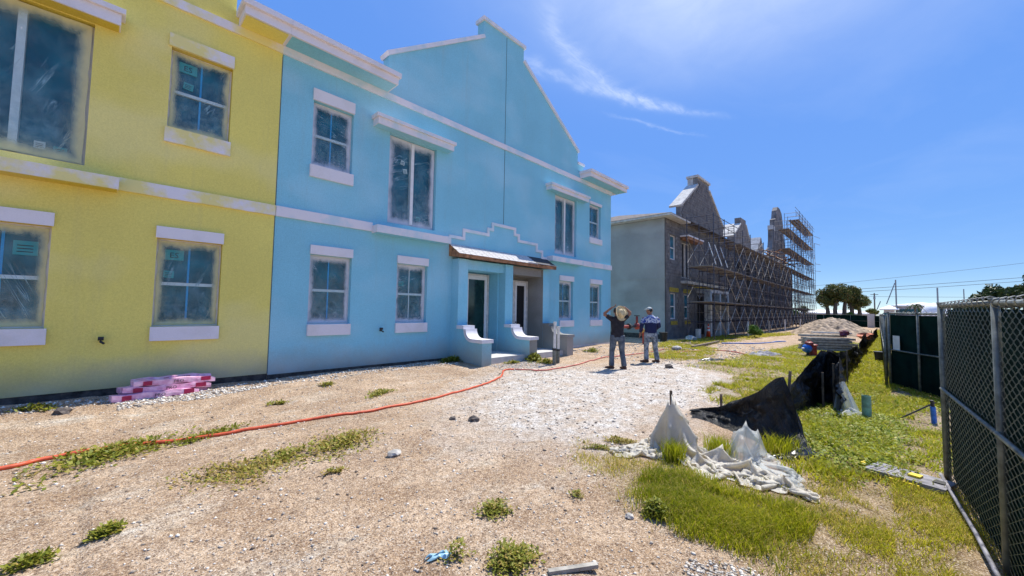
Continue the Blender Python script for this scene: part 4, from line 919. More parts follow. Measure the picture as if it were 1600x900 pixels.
# ------------------------------------------------------------------ hoses
def catmull(p, n=8):
    out = []; p = [p[0]]+list(p)+[p[-1]]
    for i in range(1, len(p)-2):
        a, b, c, d = [np.array(q, float) for q in p[i-1:i+3]]
        for k in range(n):
            t = k/n; out.append(.5*((2*b)+(-a+c)*t+(2*a-5*b+4*c-d)*t*t+(-a+3*b-3*c+d)*t**3))
    out.append(np.array(p[-2], float)); return out
def hose(pts, r, mat, name, label, lift=.0):
    c = catmull(pts); m = MB(); m.tube([(q[0], q[1], g1(q[0], q[1])+r*.9+lift) for q in c], r, 8); o = m.build(name, M[mat], smoothf=True); return tag(o, label, 'hose')
hose([(-1.6,6.1),(-.62,6.19),(-.4,6.3),(.01,6.34),(.47,6.24),(.99,6.07),(1.45,6.02),(2.05,5.94),(2.75,5.84),(3.63,5.84),(4.54,5.99),(5.5,6.27),(6.43,6.62),(6.98,7.0),(7.35,7.32),(7.75,7.33)], .021, 'hose', 'hose', 'orange hose snaking over the sand in the left foreground')
o = hose([(7.78,7.32),(8.2,6.95),(8.7,6.72),(9.4,6.72),(10.2,6.78),(11.2,6.98),(12.2,7.14),(13.4,7.1),(14.5,7.0),(16,7.0),(17.2,6.9)], .019, 'hose_pink', 'hose', 'faded red hose curving from the porch to behind the two men')
hose([(14.3,6.6),(16.0,6.2),(17.5,5.6),(18.2,5.2),(18.0,4.5),(17.2,3.9)], .022, 'hose_pink', 'cable', 'faded red cable on the rough ground right of the man in the jersey')
m = MB(); m.bar(P3(18.5, 6.4, .06), P3(23, 6.6, .08), .14, .07); tag(m.build('plank', M['stake']), 'long dark plank lying on the ground before the scaffold', 'plank')
hose([(22.5,6.3),(24.5,5.2),(26.5,4.6),(27.5,4.3)], .03, 'blue_plastic', 'pipe', 'thin blue pipe lying on the sand before the scaffold')
# ------------------------------------------------------------------ pink bundles by the yellow wall
pb = [((.12,8.78),(1.22,9.0),.0,.10,'lowest pink wrapped bundle, nearest the camera in the stack'), ((.22,8.98),(1.36,9.14),.0,.10,'bottom pink bundle against the yellow wall'),
      ((.24,8.86),(1.40,9.07),.10,.09,'middle pink bundle with dark red print in the stack'), ((.20,9.05),(1.25,9.2),.10,.09,'small pink bundle end sticking out behind the middle of the stack'),
      ((.36,8.88),(1.46,9.10),.195,.085,'top front pink bundle with dark print on its side'), ((.36,9.06),(1.42,9.24),.195,.095,'top rear pink bundle leaning on the yellow wall')]
txt_v, txt_f = text_mb('PRO', .075)
for k, (a, b, h, th, lb) in enumerate(pb):
    jr = random.Random(k*3+1); za = g1(*a)+h+th/2+.015+jr.uniform(-.012,.02); zb = g1(*b)+h+th/2-.01+jr.uniform(-.01,.012); A = Vector((*a, za)); B = Vector((*b, zb)); mid = (A+B)/2
    t = thing('wrapped_bundle', lb, 'insulation bundle', (mid.x, mid.y, g1(mid.x, mid.y)), 'pink wrapped bundles stacked by the yellow wall')
    w = .17; d = (B-A).normalized(); sd = Vector((d.y, -d.x, 0)).normalized(); u = sd.cross(d)*-1
    if u.z < 0: u = -u
    m = MB(); nseg = 9; rsb2 = random.Random(k)
    for i in range(nseg+1):
        p = A.lerp(B, i/nseg)+Vector((0, 0, (.012*rsb2.uniform(-1, 1))-.03*max(0, (i/nseg-.8))/.2)); q = 1-.12*(i in (0, nseg))
        for sx, sz in ((-1,-1),(-1.05,0),(-1,1),(0,1.08),(1,1),(1.05,0),(1,-1)):
            m.v.append(tuple(p+sd*(sx*w/2*q+rsb2.uniform(-.004,.004))+u*(sz*th/2*q+rsb2.uniform(-.004,.004))))
    for i in range(nseg):
        for j in range(7): m.f.append((i*7+j, i*7+(j+1) % 7, (i+1)*7+(j+1) % 7, (i+1)*7+j)); m.m.append(0)
    m.f.append(tuple(range(7))); m.m.append(0); m.f.append(tuple(nseg*7+j for j in range(7))[::-1]); m.m.append(0)
    m.build('wrap', M['pink'], t)
    for (f0, f1) in (((.10, .2), (.52, .70))[k % 2], ((.80, .93), (.36, .42))[k % 2]):
        m = MB(); c = A.lerp(B, (f0+f1)/2)+sd*(w/2+.008); m.obox(c, d*((B-A).length*(f1-f0)/2), sd*.003, u*th*.40); m.build('print_block', M['magenta'], t)
    if k in (0, 2, 4):
        m = MB(); o_ = A.lerp(B, .45)+sd*(w/2+.014)-u*.028; m.add([tuple(o_+d*p[0]+u*p[1]) for p in txt_v], txt_f); m.build('lettering', M['ink'], t)
# ------------------------------------------------------------------ loose items on the near ground
x, y = 2.17, 1.50; z = g1(x, y); m = MB(); m.bar((x-.14, y+.09, z+.012), (x+.13, y-.10, z+.022), .035, .024); tag(m.build('wood_offcut', M['old_wood']), 'short broken wood offcut on the sand at bottom centre', 'wood')
for k, (x, y, r, mt, lb) in enumerate([(3.78,4.36,.075,'rock_dark','angular dark stone on pale sand left of the white chalky patch'), (3.6,4.62,.045,'rock_dark','smaller dark stone behind the angular one on pale sand'), (2.28,3.95,.06,'rock','flat white stone right of the long weed patch'), (3.05,1.56,.035,'rock','white pebble lump at the lawn edge'), (-.35,8.35,.08,'rock_dark','dark stone near the yellow wall left of the pink bundles'), (11.4,4.6,.12,'rock_dark','dark lump on the pale patch in front of the men')]):
    blob('stone', P3(x, y, r*.3), r, M[mt], lb, 'stone', 20+k, .7)
# ------------------------------------------------------------------ crumpled white plastic
def cloth(name, pts_fn, nu, nv, mats, parent, seed, amp=.03, smoothf=True):
    u, v = np.meshgrid(np.linspace(0, 1, nu), np.linspace(0, 1, nv), indexing='ij')
    X, Y, Z = pts_fn(u, v)
    id_ = np.arange(nu*nv).reshape(nu, nv); F = np.stack([id_[:-1,:-1], id_[1:,:-1], id_[1:,1:], id_[:-1,1:]], -1).reshape(-1, 4)
    V = np.stack([X, Y, Z], -1).reshape(-1, 3); org = ORG[parent.name] if parent is not None else (0, 0, 0)
    me = np_mesh(name, V-np.array(org), F, mats, None, smoothf); return link(name, me, parent, None, org)
def ridged(x, y, s): return 1-2*np.abs(vnoise(x, y, s))*2
def drape(nu, nv, lu, lv, start, pins, seed, iters=260, thick=.012, jit=.05, bend=.25):
    # relaxes a sheet of lu x lv metres onto the ground from a squeezed start; pins hold single points
    r = np.random.default_rng(seed); u, v = np.meshgrid(np.linspace(0, 1, nu), np.linspace(0, 1, nv), indexing='ij')
    X, Y, Z = start(u, v); P_ = np.stack([X, Y, Z], -1); P_ += jit*np.stack([vnoise(u*9+seed, v*9, 1.), vnoise(u*9, v*9+seed, 1.), np.abs(vnoise(u*7+seed, v*7+seed, 1.))*2], -1)
    P_ += r.normal(size=P_.shape)*.004; Q = P_.copy(); hu, hv = lu/(nu-1), lv/(nv-1); hd = math.hypot(hu, hv)
    pin = [(int(a*(nu-1)), int(b*(nv-1)), np.array(p)) for a, b, p in pins]
    def con(sa, sb, L, k, only_long=False):
        A, B = P_[sa], P_[sb]; d = B-A; l = np.linalg.norm(d, axis=-1, keepdims=True)+1e-9; c = (l-L)/l*.5*k
        if only_long: c = np.where(l < L, c, 0)
        A += d*c; B -= d*c
    sl_ = slice
    for it in range(iters):
        vel = (P_-Q)*.90; Q = P_.copy(); P_ += vel; P_[..., 2] -= .0016
        for _ in range(5):
            for o in (0, 1):
                con((sl_(o, nu-1, 2),), (sl_(o+1, nu, 2),), hu, 1.); con((sl_(None), sl_(o, nv-1, 2)), (sl_(None), sl_(o+1, nv, 2)), hv, 1.)
                con((sl_(o, nu-1, 2), sl_(0, nv-1)), (sl_(o+1, nu, 2), sl_(1, nv)), hd, .45); con((sl_(o, nu-1, 2), sl_(1, nv)), (sl_(o+1, nu, 2), sl_(0, nv-1)), hd, .45)
            con((sl_(0, nu-3),), (sl_(3, nu),), hu*3*.8, bend, True); con((sl_(None), sl_(0, nv-3)), (sl_(None), sl_(3, nv)), hv*3*.8, bend, True)
            G_ = gz(P_[..., 0], P_[..., 1])+thick if _ == 4 else None
            if G_ is not None:
                low = P_[..., 2] < G_; P_[..., 2] = np.maximum(P_[..., 2], G_)
                P_[..., :2] = np.where(low[..., None], Q[..., :2]+(P_[..., :2]-Q[..., :2])*.35, P_[..., :2])
            for a, b, p in pin: P_[a, b] = p
    return P_
def sheet(name, P_, mat, parent):
    nu, nv = P_.shape[:2]; id_ = np.arange(nu*nv).reshape(nu, nv); F = np.stack([id_[:-1,:-1], id_[1:,:-1], id_[1:,1:], id_[:-1,1:]], -1).reshape(-1, 4); org = ORG[parent.name]
    o = link(name, np_mesh(name, P_.reshape(-1, 3)-np.array(org), F, mat, None, True), parent, None, org); return o
ws = thing('plastic_sheet', 'crumpled white plastic sheeting heaped on the grass by the black silt fence', 'plastic sheet', P3(4.4, 1.3))
def st1(u, v):        # u: left tongue -> right tip, v: near edge -> far edge
    ax = np.interp(u, [0, .3, .6, 1], [4.22, 4.36, 4.36, 4.52]); ay = np.interp(u, [0, .3, .6, 1], [2.26, 1.80, 1.30, .58])
    w = np.interp(u, [0, .2, .45, .7, 1], [.12, .60, .78, .62, .06]); return ax+w*v*.92, ay+w*v*.25, gz(ax, ay)+.10+.55*np.exp(-((u-.36)/.13)**2-((v-.55)/.3)**2)
def pz(x, y, h): return (x, y, g1(x, y)+h)
PIN1 = [(.36, .55, pz(4.78, 1.90, .66)), (.375, .58, pz(4.82, 1.87, .60)), (.345, .52, pz(4.75, 1.93, .59)), (.40, .50, pz(4.76, 1.76, .42)), (.30, .5, pz(4.70, 2.02, .34)), (.42, .6, pz(4.86, 1.72, .36)), (.36, .42, pz(4.60, 1.86, .30)), (.46, .5, pz(4.75, 1.58, .22)), (.26, .4, pz(4.55, 2.08, .16)), (.36, .75, pz(5.0, 1.98, .30)), (.9, .4, pz(4.60, .78, .12)), (.5, .3, pz(4.5, 1.5, .16)),  (0, 0, pz(4.14, 2.29, .015)), (0, 1, pz(4.30, 2.36, .02)), (1, 0, pz(4.50, .56, .015)), (1, 1, pz(4.62, .60, .015)), (.5, 0, pz(4.24, 1.45, .02)), (.78, 0, pz(4.36, .98, .02)), (.25, 0, pz(4.30, 1.86, .03)), (.6, .7, pz(4.85, 1.36, .20)), (.75, .45, pz(4.68, 1.05, .17))]
sheet('white_sheet', drape(110, 72, 3.1, 1.5, st1, PIN1, 5), M['sheet_white'], ws)
def st2(u, v):
    ax = np.interp(u, [0, 1], [4.95, 4.62]); ay = np.interp(u, [0, 1], [1.55, .68]); return ax+v*.55, ay+v*.10, gz(ax, ay)+.16+.45*np.exp(-((u-.35)/.16)**2-((v-.5)/.3)**2)
PIN2 = [(.33, .5, pz(5.25, 1.22, .42)), (.30, .40, pz(5.15, 1.27, .33)), (.40, .56, pz(5.24, 1.10, .35)), (.24, .5, pz(5.2, 1.34, .28)), (.45, .5, pz(5.12, 1.05, .27)), (.33, .3, pz(5.04, 1.2, .26)), (.36, .72, pz(5.38, 1.16, .24)),  (0, 0, pz(4.92, 1.52, .10)), (0, 1, pz(5.45, 1.55, .03)), (1, 0, pz(4.60, .70, .10)), (1, 1, pz(4.95, .62, .02)), (.55, 1, pz(5.45, 1.0, .02))]
sheet('clear_sheet', drape(64, 44, 1.75, 1.05, st2, PIN2, 8, 200), M['sheet_clear'], ws)
m = MB(); m.bar(P3(4.80, 1.90, -.05), P3(4.79, 1.91, .69), .025, .025); tag(m.build('wood_stake', M['stake']), 'short wooden stake holding up the peak of the white plastic sheet', 'stake')
# ------------------------------------------------------------------ black silt fence
FAB = {}
def _noop(): pass
def silt_fence(label, nodes, stakes, seed, kick=(0, 0)):
    t = thing('silt_fence', label, 'silt fence', P3(nodes[0][0], nodes[0][1]), 'black silt fence pieces')
    n = np.array(nodes, float); L = np.concatenate([[0], np.cumsum(np.hypot(np.diff(n[:, 0]), np.diff(n[:, 1])))]); 
    def fn(u, v):
        s = u*L[-1]; X = np.interp(s, L, n[:, 0]); Y = np.interp(s, L, n[:, 1]); B = np.interp(s, L, n[:, 2]); T = np.interp(s, L, n[:, 3])
        dx = np.gradient(X, axis=0); dy = np.gradient(Y, axis=0); q = np.hypot(dx, dy)+1e-9; nxn, nyn = -dy/q, dx/q
        bulge = (.04*ridged(s*1.1+seed, v*1.6+s*.5, 3.1)+.15*vnoise(s+seed, v*1.5, 2.1)+.09*vnoise(s*1.3+seed, v*4+s, 4.3)+.05*vnoise(s*2+v*3+seed, v*2, 9.))*np.sin(np.pi*np.clip(v, .03, 1))**.5
        X = X+nxn*bulge; Y = Y+nyn*bulge
        X = X+kick[0]*(1-v)**2; Y = Y+kick[1]*(1-v)**2
        Z = gz(X, Y)+B+(T-B)*v+.03*vnoise(s+seed, v, 3.)*v
        return X, Y, Z
    fb_ = cloth('fabric', fn, 14*len(nodes)+10, 14, M['silt'], t, seed); FAB[t.name] = fn
    for (x, y, h, dx, dy, off) in stakes:
        m = MB(); m.bar(P3(x, y, -.05), P3(x+dx, y+dy, h), .032, .026); m.build('stake', M['stake'], t)
    return t
s1 = silt_fence('nearest black silt fence piece sagging to the ground behind the white plastic', [(6.75,2.35,.0,.05),(6.66,1.95,-.02,.17),(6.5,1.6,-.02,.38),(6.33,1.28,-.02,.62),(6.24,1.10,-.02,.80),(6.22,1.0,-.02,.85),(6.16,.90,-.02,.62),(6.02,.80,-.02,.22),(5.9,.72,-.02,.05)], [(6.26,1.0,.92,.10,-.05,0), (6.9, 1.95, .34, 0, 0, 0)], 2., (-.42, -.12))
v, f = text_mb('SO9F', 1.0); L_ = max(p[0] for p in v); uu, vv = np.meshgrid(np.linspace(0, 1, 240), np.linspace(0, 1, 120), indexing='ij'); GXf = np.stack(FAB[s1.name](uu, vv), -1)
m = MB(); m.add([tuple(GXf[int(239*(.35+.28*p[0]/L_)), int(119*min(1, max(0, .50+.20*p[1]+.04*p[0])))]+np.array([-.014, -.006, .004])) for p in v], f); m.build('lettering', simple('grey print', (.06, .062, .068), .5), s1)
s2 = silt_fence('black silt fence piece with grey mottling, right of the leaning wooden stake', [(6.24,1.04,.0,.52),(7.0,1.12,.0,.40),(7.65,1.17,.0,.46),(8.3,1.08,.0,.66),(8.9,.97,.0,.90),(9.25,.90,.0,1.0),(9.5,.78,.0,.97),(9.2,.64,.0,.93),(8.8,.62,.0,.84),(8.5,.60,.0,.60)], [(8.95,.86,.64,0,0,0),(9.1,.72,.80,0,0,0)], 7.)
s3 = silt_fence('black silt fence piece draped in front of the stacked planks', [(9.6,.85,.0,1.0),(11.5,.86,.0,.85),(13.5,.80,.0,.72),(17.2,.74,.0,.66),(19.0,.74,.0,.42)], [(16.8,.72,.72,0,0,0),(13,.76,.8,0,0,0)], 13.)
s4 = silt_fence('farthest black silt fence piece leaning towards the green mesh fence', [(19.4,.78,.0,.55),(21.7,.70,.0,.95),(23.5,.72,.0,.80),(27,.70,.0,.55),(33,.65,.0,.6),(40,.55,.0,.75)], [(21.9,.66,.95,0,0,0),(30,.66,.8,0,0,0)], 17.)
def scrap(label, c, w, l, h, seed, mat):
    def fn(u, v):
        X = c[0]+(u-.5)*l+.05*vnoise(u*4+seed, v*4, 1.); Y = c[1]+(v-.5)*w+(u-.5)*-.5*l+.05*vnoise(u*4, v*4+seed, 1.)
        e = 1-np.maximum(np.abs(2*u-1), np.abs(2*v-1))**3
        return X, Y, gz(X, Y)+.012+e*h*(.6+.9*vnoise(u*5+seed, v*5, 1.)+.4*ridged(u*6+seed, v*6, 1.)*.5)
    o = cloth('plastic_scrap', fn, 26, 20, M[mat], None, seed); return tag(o, label, 'plastic scrap')
scrap('loose end of black plastic lying in the grass right of the white sheet', (5.75, .80), .28, .55, .09, 3.1, 'black_plastic')
scrap('torn pale blue plastic scrap on the sand near bottom centre', (1.62, 2.20), .045, .13, .022, 5.5, 'cyan_scrap')
scrap('crumpled clear plastic at the foot of the mottled silt fence', (8.6, .52), .35, .5, .12, 4.4, 'sheet_clear')
def hang(label):
    def fn(u, v):
        a = u*math.pi*1.3-.4; r = .05+.17*(1-v)*(1+.35*np.cos(u*40))
        X = 8.85+r*np.cos(a)*.9; Y = .60-r*np.sin(a)*.9+.05*(u-.5); return X, Y, gz(X, Y)+.01+.52*v
    o = cloth('plastic_scrap', fn, 60, 14, M['sheet_clear'], None, 9); return tag(o, label, 'plastic scrap')
hang('pleated clear plastic hanging off the end of the silt fence')

# ------------------------------------------------------------------ chain link fences
def wire_mesh(A, B, z0, z1, pitch, r, off):
    # woven diamonds: zigzag wires between two ground points
    A = np.array(A, float); B = np.array(B, float); L = np.hypot(*(B-A)); d = (B-A)/L; nrm = np.array([-d[1], d[0]])
    n = int(L/pitch); rows = int((z1-z0)/(pitch))*2; V = []; F = []
    zz = z0+np.arange(rows+1)*(z1-z0)/rows
    for i in range(n):
        for sgn, ph in ((1, 0), ):
            s = (i+.5)*pitch+np.where((np.arange(rows+1)+i) % 2 == 0, -pitch/2, pitch/2)
            o = off+np.where((np.arange(rows+1)+i) % 2 == 0, -r*.7, r*.7)
            cx = A[0]+d[0]*s+nrm[0]*o; cy = A[1]+d[1]*s+nrm[1]*o
            base = len(V)*0
            for k in range(3):
                a = 2*math.pi*k/3
                V.append(np.stack([cx+d[0]*r*math.cos(a)+nrm[0]*r*math.sin(a), cy+d[1]*r*math.cos(a)+nrm[1]*r*math.sin(a), zz+0*cx], -1))
    nw = n; m_ = rows+1; V = np.concatenate(V)
    b = np.arange(nw)[:, None, None]*3*m_; i = np.arange(rows)[None, :, None]; k = np.arange(3)[None, None, :]; k2 = (k+1) % 3
    F = np.stack([b+k*m_+i, b+k2*m_+i, b+k2*m_+i+1, b+k*m_+i+1], -1).reshape(-1, 4)
    return V, F
def link_fence(label, pts, H=1.83, pitch=.06, r=.0028, mesh=True, mid=.52, pr=.0225, screen=True, cut=0., side=1, postm='galv_dull', group='green screened chain link fences', bottom=False, drop=0.):
    t = thing('chain_link_fence', label, 'fence', P3(*pts[0]), group); org = ORG[t.name]
    for i, (x, y) in enumerate(pts):
        z = g1(x, y)-drop*i; m = MB(); m.tube([(x, y, z-.05), (x, y, z+H+.01)], pr*(1.25 if i in (0, len(pts)-1) else 1), 10); m.tube([(x, y, z+H+.01), (x, y, z+H+.035)], pr*1.4, 8); m.build('post', M[postm], t, smoothf=True)
    for i, ((xa, ya), (xb, yb)) in enumerate(zip(pts[:-1], pts[1:])):
        za, zb = g1(xa, ya)-drop*i, g1(xb, yb)-drop*(i+1); dv = Vector((xb-xa, yb-ya, 0)).normalized(); nn = Vector((-dv.y, dv.x, 0))*side
        for hh, rr in ((H, pr*.85), (H*mid, pr*.72))+(((.06, pr*.72),) if bottom else ()):
            o_ = nn*(.02 if hh < H else 0)
            m = MB(); m.tube([Vector((xa, ya, za+hh))+o_, Vector((xb, yb, zb+hh))+o_], rr, 8); m.build('rail', M[postm], t, smoothf=True)
        if mesh:
            V, F = wire_mesh((xa, ya), (xb, yb), za+.03, za+H-.01, pitch, r, -.006*side); V[:, 2] += (zb-za)*np.hypot(V[:, 0]-xa, V[:, 1]-ya)/math.hypot(xb-xa, yb-ya)
            link('chain_link_mesh', np_mesh('chain_link_mesh', V-np.array(org), F, M['wire']), t, 'stuff', org)
        if screen:
            nu = 24; nv = 12; u, v = np.meshgrid(np.linspace(-.025, 1.025, nu), np.linspace(0, 1, nv), indexing='ij')
            bl = (.02*vnoise(u*3+xa, v*2, 2.)+.012*vnoise(u*9+xa, v*3, 1.))
            X = xa+(xb-xa)*u+nn.x*(-.045+bl*.8); Y = ya+(yb-ya)*u+nn.y*(-.045+bl*.8); Z = za+(zb-za)*u+.02+(H-.06-cut)*v
            id_ = np.arange(nu*nv).reshape(nu, nv); F = np.stack([id_[:-1,:-1], id_[1:,:-1], id_[1:,1:], id_[:-1,1:]], -1).reshape(-1, 4)
            link('privacy_screen', np_mesh('privacy_screen', np.stack([X, Y, Z], -1).reshape(-1, 3)-np.array(org), F, M['screen'], None, True), t, None, org)
        # ties along the top rail
        m = MB(); Ld = math.hypot(xb-xa, yb-ya)
        if Ld < 2.6:
            for k in range(int(Ld/.16)):
                f = (k+.5)*.16/Ld; c = Vector((xa+(xb-xa)*f, ya+(yb-ya)*f, za+H)); q = [c+nn*(.033*math.cos(a))+Vector((0, 0, .033*math.sin(a)))+dv*(.012*math.sin(a)) for a in [j*math.pi/4 for j in range(9)]]; m.tube(q, .004, 4, cap=False)
            m.build('rail_ties', M['galv'], t, 'stuff')
    return t
link_fence('nearest chain link fence with dark green screen at the right edge', [(6.10,-.41),(4.14,-.525),(2.1,-.64),(.2,-.75)], pitch=.064, r=.0032, side=-1, bottom=False, H=1.80, drop=.022)
m = MB(); m.tube([P3(6.1,-.36,.05), P3(4.6,-.44,.06), P3(3.2,-.50,.04)], .015, 8); tag(m.build('ground_pipe', M['grey_plastic'], smoothf=True), 'grey pipe lying along the foot of the nearest fence', 'pipe')
gt = link_fence('green screened gate leaf with a pale paper notice, behind the nearest fence', [(13.05,-.02),(12.15,-.47),(11.2,-.95)], H=1.72, mesh=False, pitch=.09, r=.003, side=-1, mid=.5)
A = Vector((12.78, -.155+.0, g1(12.8, -.2)+1.03)); d = Vector((-.9, -.45, 0)).normalized(); nn = Vector((-d.y, d.x, 0)); nn = nn if nn.x < 0 else -nn
m = MB(); m.obox(A+d*.0+nn*.02, d*.12, nn*.003, (0, 0, .17)); tag(m.build('notice', M['paper_white']), 'pale paper notice fixed to the green gate leaf', 'notice')
far = [(13.2,.05)]; 
for k in range(1, 21): far.append((13.2+2.9*k, .05+.035*k))
t = link_fence('long green screened fence receding beyond the gate leaf', far[:9], H=1.69, pitch=.2, r=.004, side=1)
link_fence('far stretch of green screened fence near the palm cluster', far[8:], H=1.66, mesh=False, side=1)
cx, cy = far[-1]
back = [(cx-1.2*k*.0, cy+2.9*k) for k in range(0, 10)]
link_fence('green screened fence crossing behind the dirt heap', back[::1], H=1.62, mesh=False, side=1)
m = MB(); z = g1(70, 1.6); m.box(69.6, 69.7, 1.2, 1.9, z, z+1.8); tag(m.build('white_gate_panel', M['pvc']), 'narrow white panel in the far green fence', 'panel')

# ------------------------------------------------------------------ things between the fences
x, y = 8.70, .28; z = g1(x, y); t = thing('pipe_stub', 'pale green plastic pipe stub standing upright in the grass', 'pipe', (x, y, z))
m = MB(); m.lathe((x, y, z-.03), [(.062, 0), (.060, .41), (.054, .41), (.054, .34)], 16); m.build('pipe', M['pvc_green'], t, smoothf=False); m = MB(); m.lathe((x, y, z+.20), [(.064, 0), (.064, .004)], 16); m.build('ring_mark', M['galv_dull'], t)
x, y = 19.4, .18; z = g1(x, y); t = thing('bucket', 'black plastic bucket in the grass near the gate leaf', 'bucket', (x, y, z))
m = MB(); m.lathe((x, y, z), [(.17, 0), (.205, .40), (.195, .40), (.165, .03)], 16); m.build('tub', M['black_drum'], t); m = MB(); m.lathe((x, y, z+.36), [(.218, 0), (.22, .045)], 16); m.build('rim', M['black_drum'], t)
x, y = 9.25, -.50; z = g1(x, y); t = thing('blue_marker', 'small blue marker post with dark rods leaning by the nearest fence', 'marker', (x, y, z))
m = MB(); m.tube([(x, y, z), (x-.01, y+.01, z+.26)], .034, 10); m.build('blue_tube', M['blue_plastic'], t)
m = MB(); m.tube([(x-.05, y+.42, z-.02), (x-.0, y-.02, z+.33)], .012, 6); m.build('rod', M['cone_b'], t)
m = MB(); m.tube([(x+.0, y-.0, z+.20), (x-.02, y+.02, z+.36)], .022, 8); m.build('tube_top', M['cone_b'], t)
# grey lid with yellow clip
x, y = 5.80, -.12; z = g1(x, y)+.035; t = thing('lid_panel', 'faded grey plastic lid with yellow clips lying in the grass', 'plastic lid', (x, y, z))
d = Vector((-.30, -.95, 0)).normalized(); s_ = Vector((.95, -.30, 0)).normalized(); c = Vector((x, y, z))
m = MB(); m.obox(c, d*.30, s_*.17, (0, 0, .022)); m.build('lid', M['grey_plastic'], t)
for k in range(5): m = MB(); m.obox(c+d*(-.26+.045*k)+Vector((0, 0, .022)), d*.009, s_*.13, (0, 0, .005)); m.build('rib', M['grey_plastic'], t)
m = MB(); m.obox(c+d*.05+Vector((0, 0, .03)), d*.045, s_*.045, (0, 0, .012)); m.build('yellow_clip', M['yellow_tag'], t)
m = MB(); m.obox(c+d*.02-s_*.20+Vector((0, 0, -.02)), d*.11, s_*.012, (0, 0, .02)); m.build('yellow_edge', M['yellow_tag'], t)
m = MB(); m.obox(c-d*.36+Vector((0, 0, .01)), d*.02, s_*.04, (0, 0, .02)); m.build('yellow_tab', M['yellow_tag'], t)
m = MB(); m.obox(c+d*.22+s_*.02+Vector((0, 0, .026)), d*.04, s_*.05, (0, 0, .006)); m.build('hole', M['cone_b'], t)
# hydrant
x, y = 18.9, 2.2; z = g1(x, y); t = thing('fire_hydrant', 'red and blue hydrant in the grass left of the stacked planks', 'hydrant', (x, y, z))
m = MB(); m.lathe((x+.10, y-.10, z), [(.16, 0), (.13, .05), (.12, .38), (.16, .40), (.16, .44), (.12, .46)], 14); m.build('barrel', M['red'], t, smoothf=False)
m = MB(); ball(m, (x-.10, y+.06, z+.30), .17, .17, .17); m.build('outlet_cover', M['blue_plastic'], t, smoothf=True)
m = MB(); m.lathe((x-.04, y, z+.44), [(.15, 0), (.13, .09), (.05, .14), (.05, .18)], 14); m.build('bonnet', M['red'], t)
m = MB(); m.tube([(x-.22, y+.12, z+.30), (x-.34, y+.2, z+.30)], .035, 8); m.build('outlet', M['pvc'], t); m = MB(); m.tube([(x-.08, y+.04, z), (x-.08, y+.04, z+.2)], .05, 8); m.build('stem', M['cone_b'], t)
# stacked planks: long boards piled in layers
rs = random.Random(8); base = Vector(P3(22.7, 1.98)); d = Vector((.55, -.83, 0)).normalized()*-1; s_ = Vector((-d.y, d.x, 0))
k = 0
names = ['lowest', 'second', 'third', 'fourth', 'fifth', 'top']
for ly in range(6):
    for q in range(3 if ly < 5 else 1):
        L = rs.uniform(.84, 1.02); off = rs.uniform(-.15, .15); w = .20
        c = base+d*off+s_*((q-1)*.27+rs.uniform(-.03, .03))+Vector((0, 0, .08+ly*.115)); a = rs.uniform(-.05, .05)
        dd = (d+s_*a).normalized(); m = MB(); m.obox(c, dd*L, Vector((-dd.y, dd.x, 0))*w/2*1.1, (0, 0, .045))
        o = m.build('plank', M['old_wood']); side = ['front', 'middle', 'rear'][q] if ly < 5 else 'single'
        tag(o, '%s grey plank in the %s layer of the stack by the dirt heap' % (side, names[ly]), 'plank', 'grey planks in the stack')
m = MB(); m.bar(base-s_*.1-d*1.0+Vector((0, 0, .80)), base+d*.6+Vector((0, 0, .82)), .16, .05); tag(m.build('plank', M['pvc']), 'pale board lying loose on top of the plank stack', 'plank')
blob('orange_bag', (base.x+.75, base.y-1.25, base.z+.70), .30, simple('orange cloth', (.62, .16, .07), .7, .3, 8), 'crumpled orange bag lying on the right end of the plank stack', 'bag', 31, .55)
blob('crimson_bag', (base.x+.35, base.y-.55, base.z+.80), .18, simple('crimson cloth', (.20, .04, .07), .7, .3, 8), 'small crimson bag on top of the plank stack', 'bag', 32, .8)
# dirt heap
n = 60; aa, rr_ = np.meshgrid(np.linspace(0, 2*math.pi, 161), np.linspace(0, 1, 70), indexing='ij')
hx, hy = 41.0, 3.25
X = hx+3.2*rr_*np.cos(aa); Y = hy+2.85*rr_*np.sin(aa)
H_ = np.maximum(0, 1.22*np.clip(1-rr_**1.35, 0, 1)*(1+.5*vnoise(X, Y, .5))+.40*np.exp(-((X-hx)**2+(Y-hy-1.9)**2)/1.6)*(1-rr_)+.25*vnoise(X, Y, 1.3)*(1-rr_)+.14*vnoise(X, Y, 4.)+.12*vnoise(X+5, Y, 9.)*np.clip((1-rr_)*3, 0, 1))
id_ = np.arange(X.size).reshape(X.shape); F = np.stack([id_[:-1,:-1], id_[1:,:-1], id_[1:,1:], id_[:-1,1:]], -1).reshape(-1, 4)
o = link('dirt_heap', np_mesh('dirt_heap', np.stack([X, Y, gz(X, Y)-.02+H_], -1).reshape(-1, 3), F, M['tan'], None, False)); tag(o, 'heap of tan dirt and rubble behind the stacked planks', 'dirt heap')
scrap('dark cloth scrap on the grass left of the hydrant', (17.9, 3.5), .5, 1.1, .16, 6.2, 'grey_plastic')
scrap('dark rag on rough ground between the men and the hydrant', (14.6, 4.4), .3, .9, .07, 7.7, 'black_plastic')

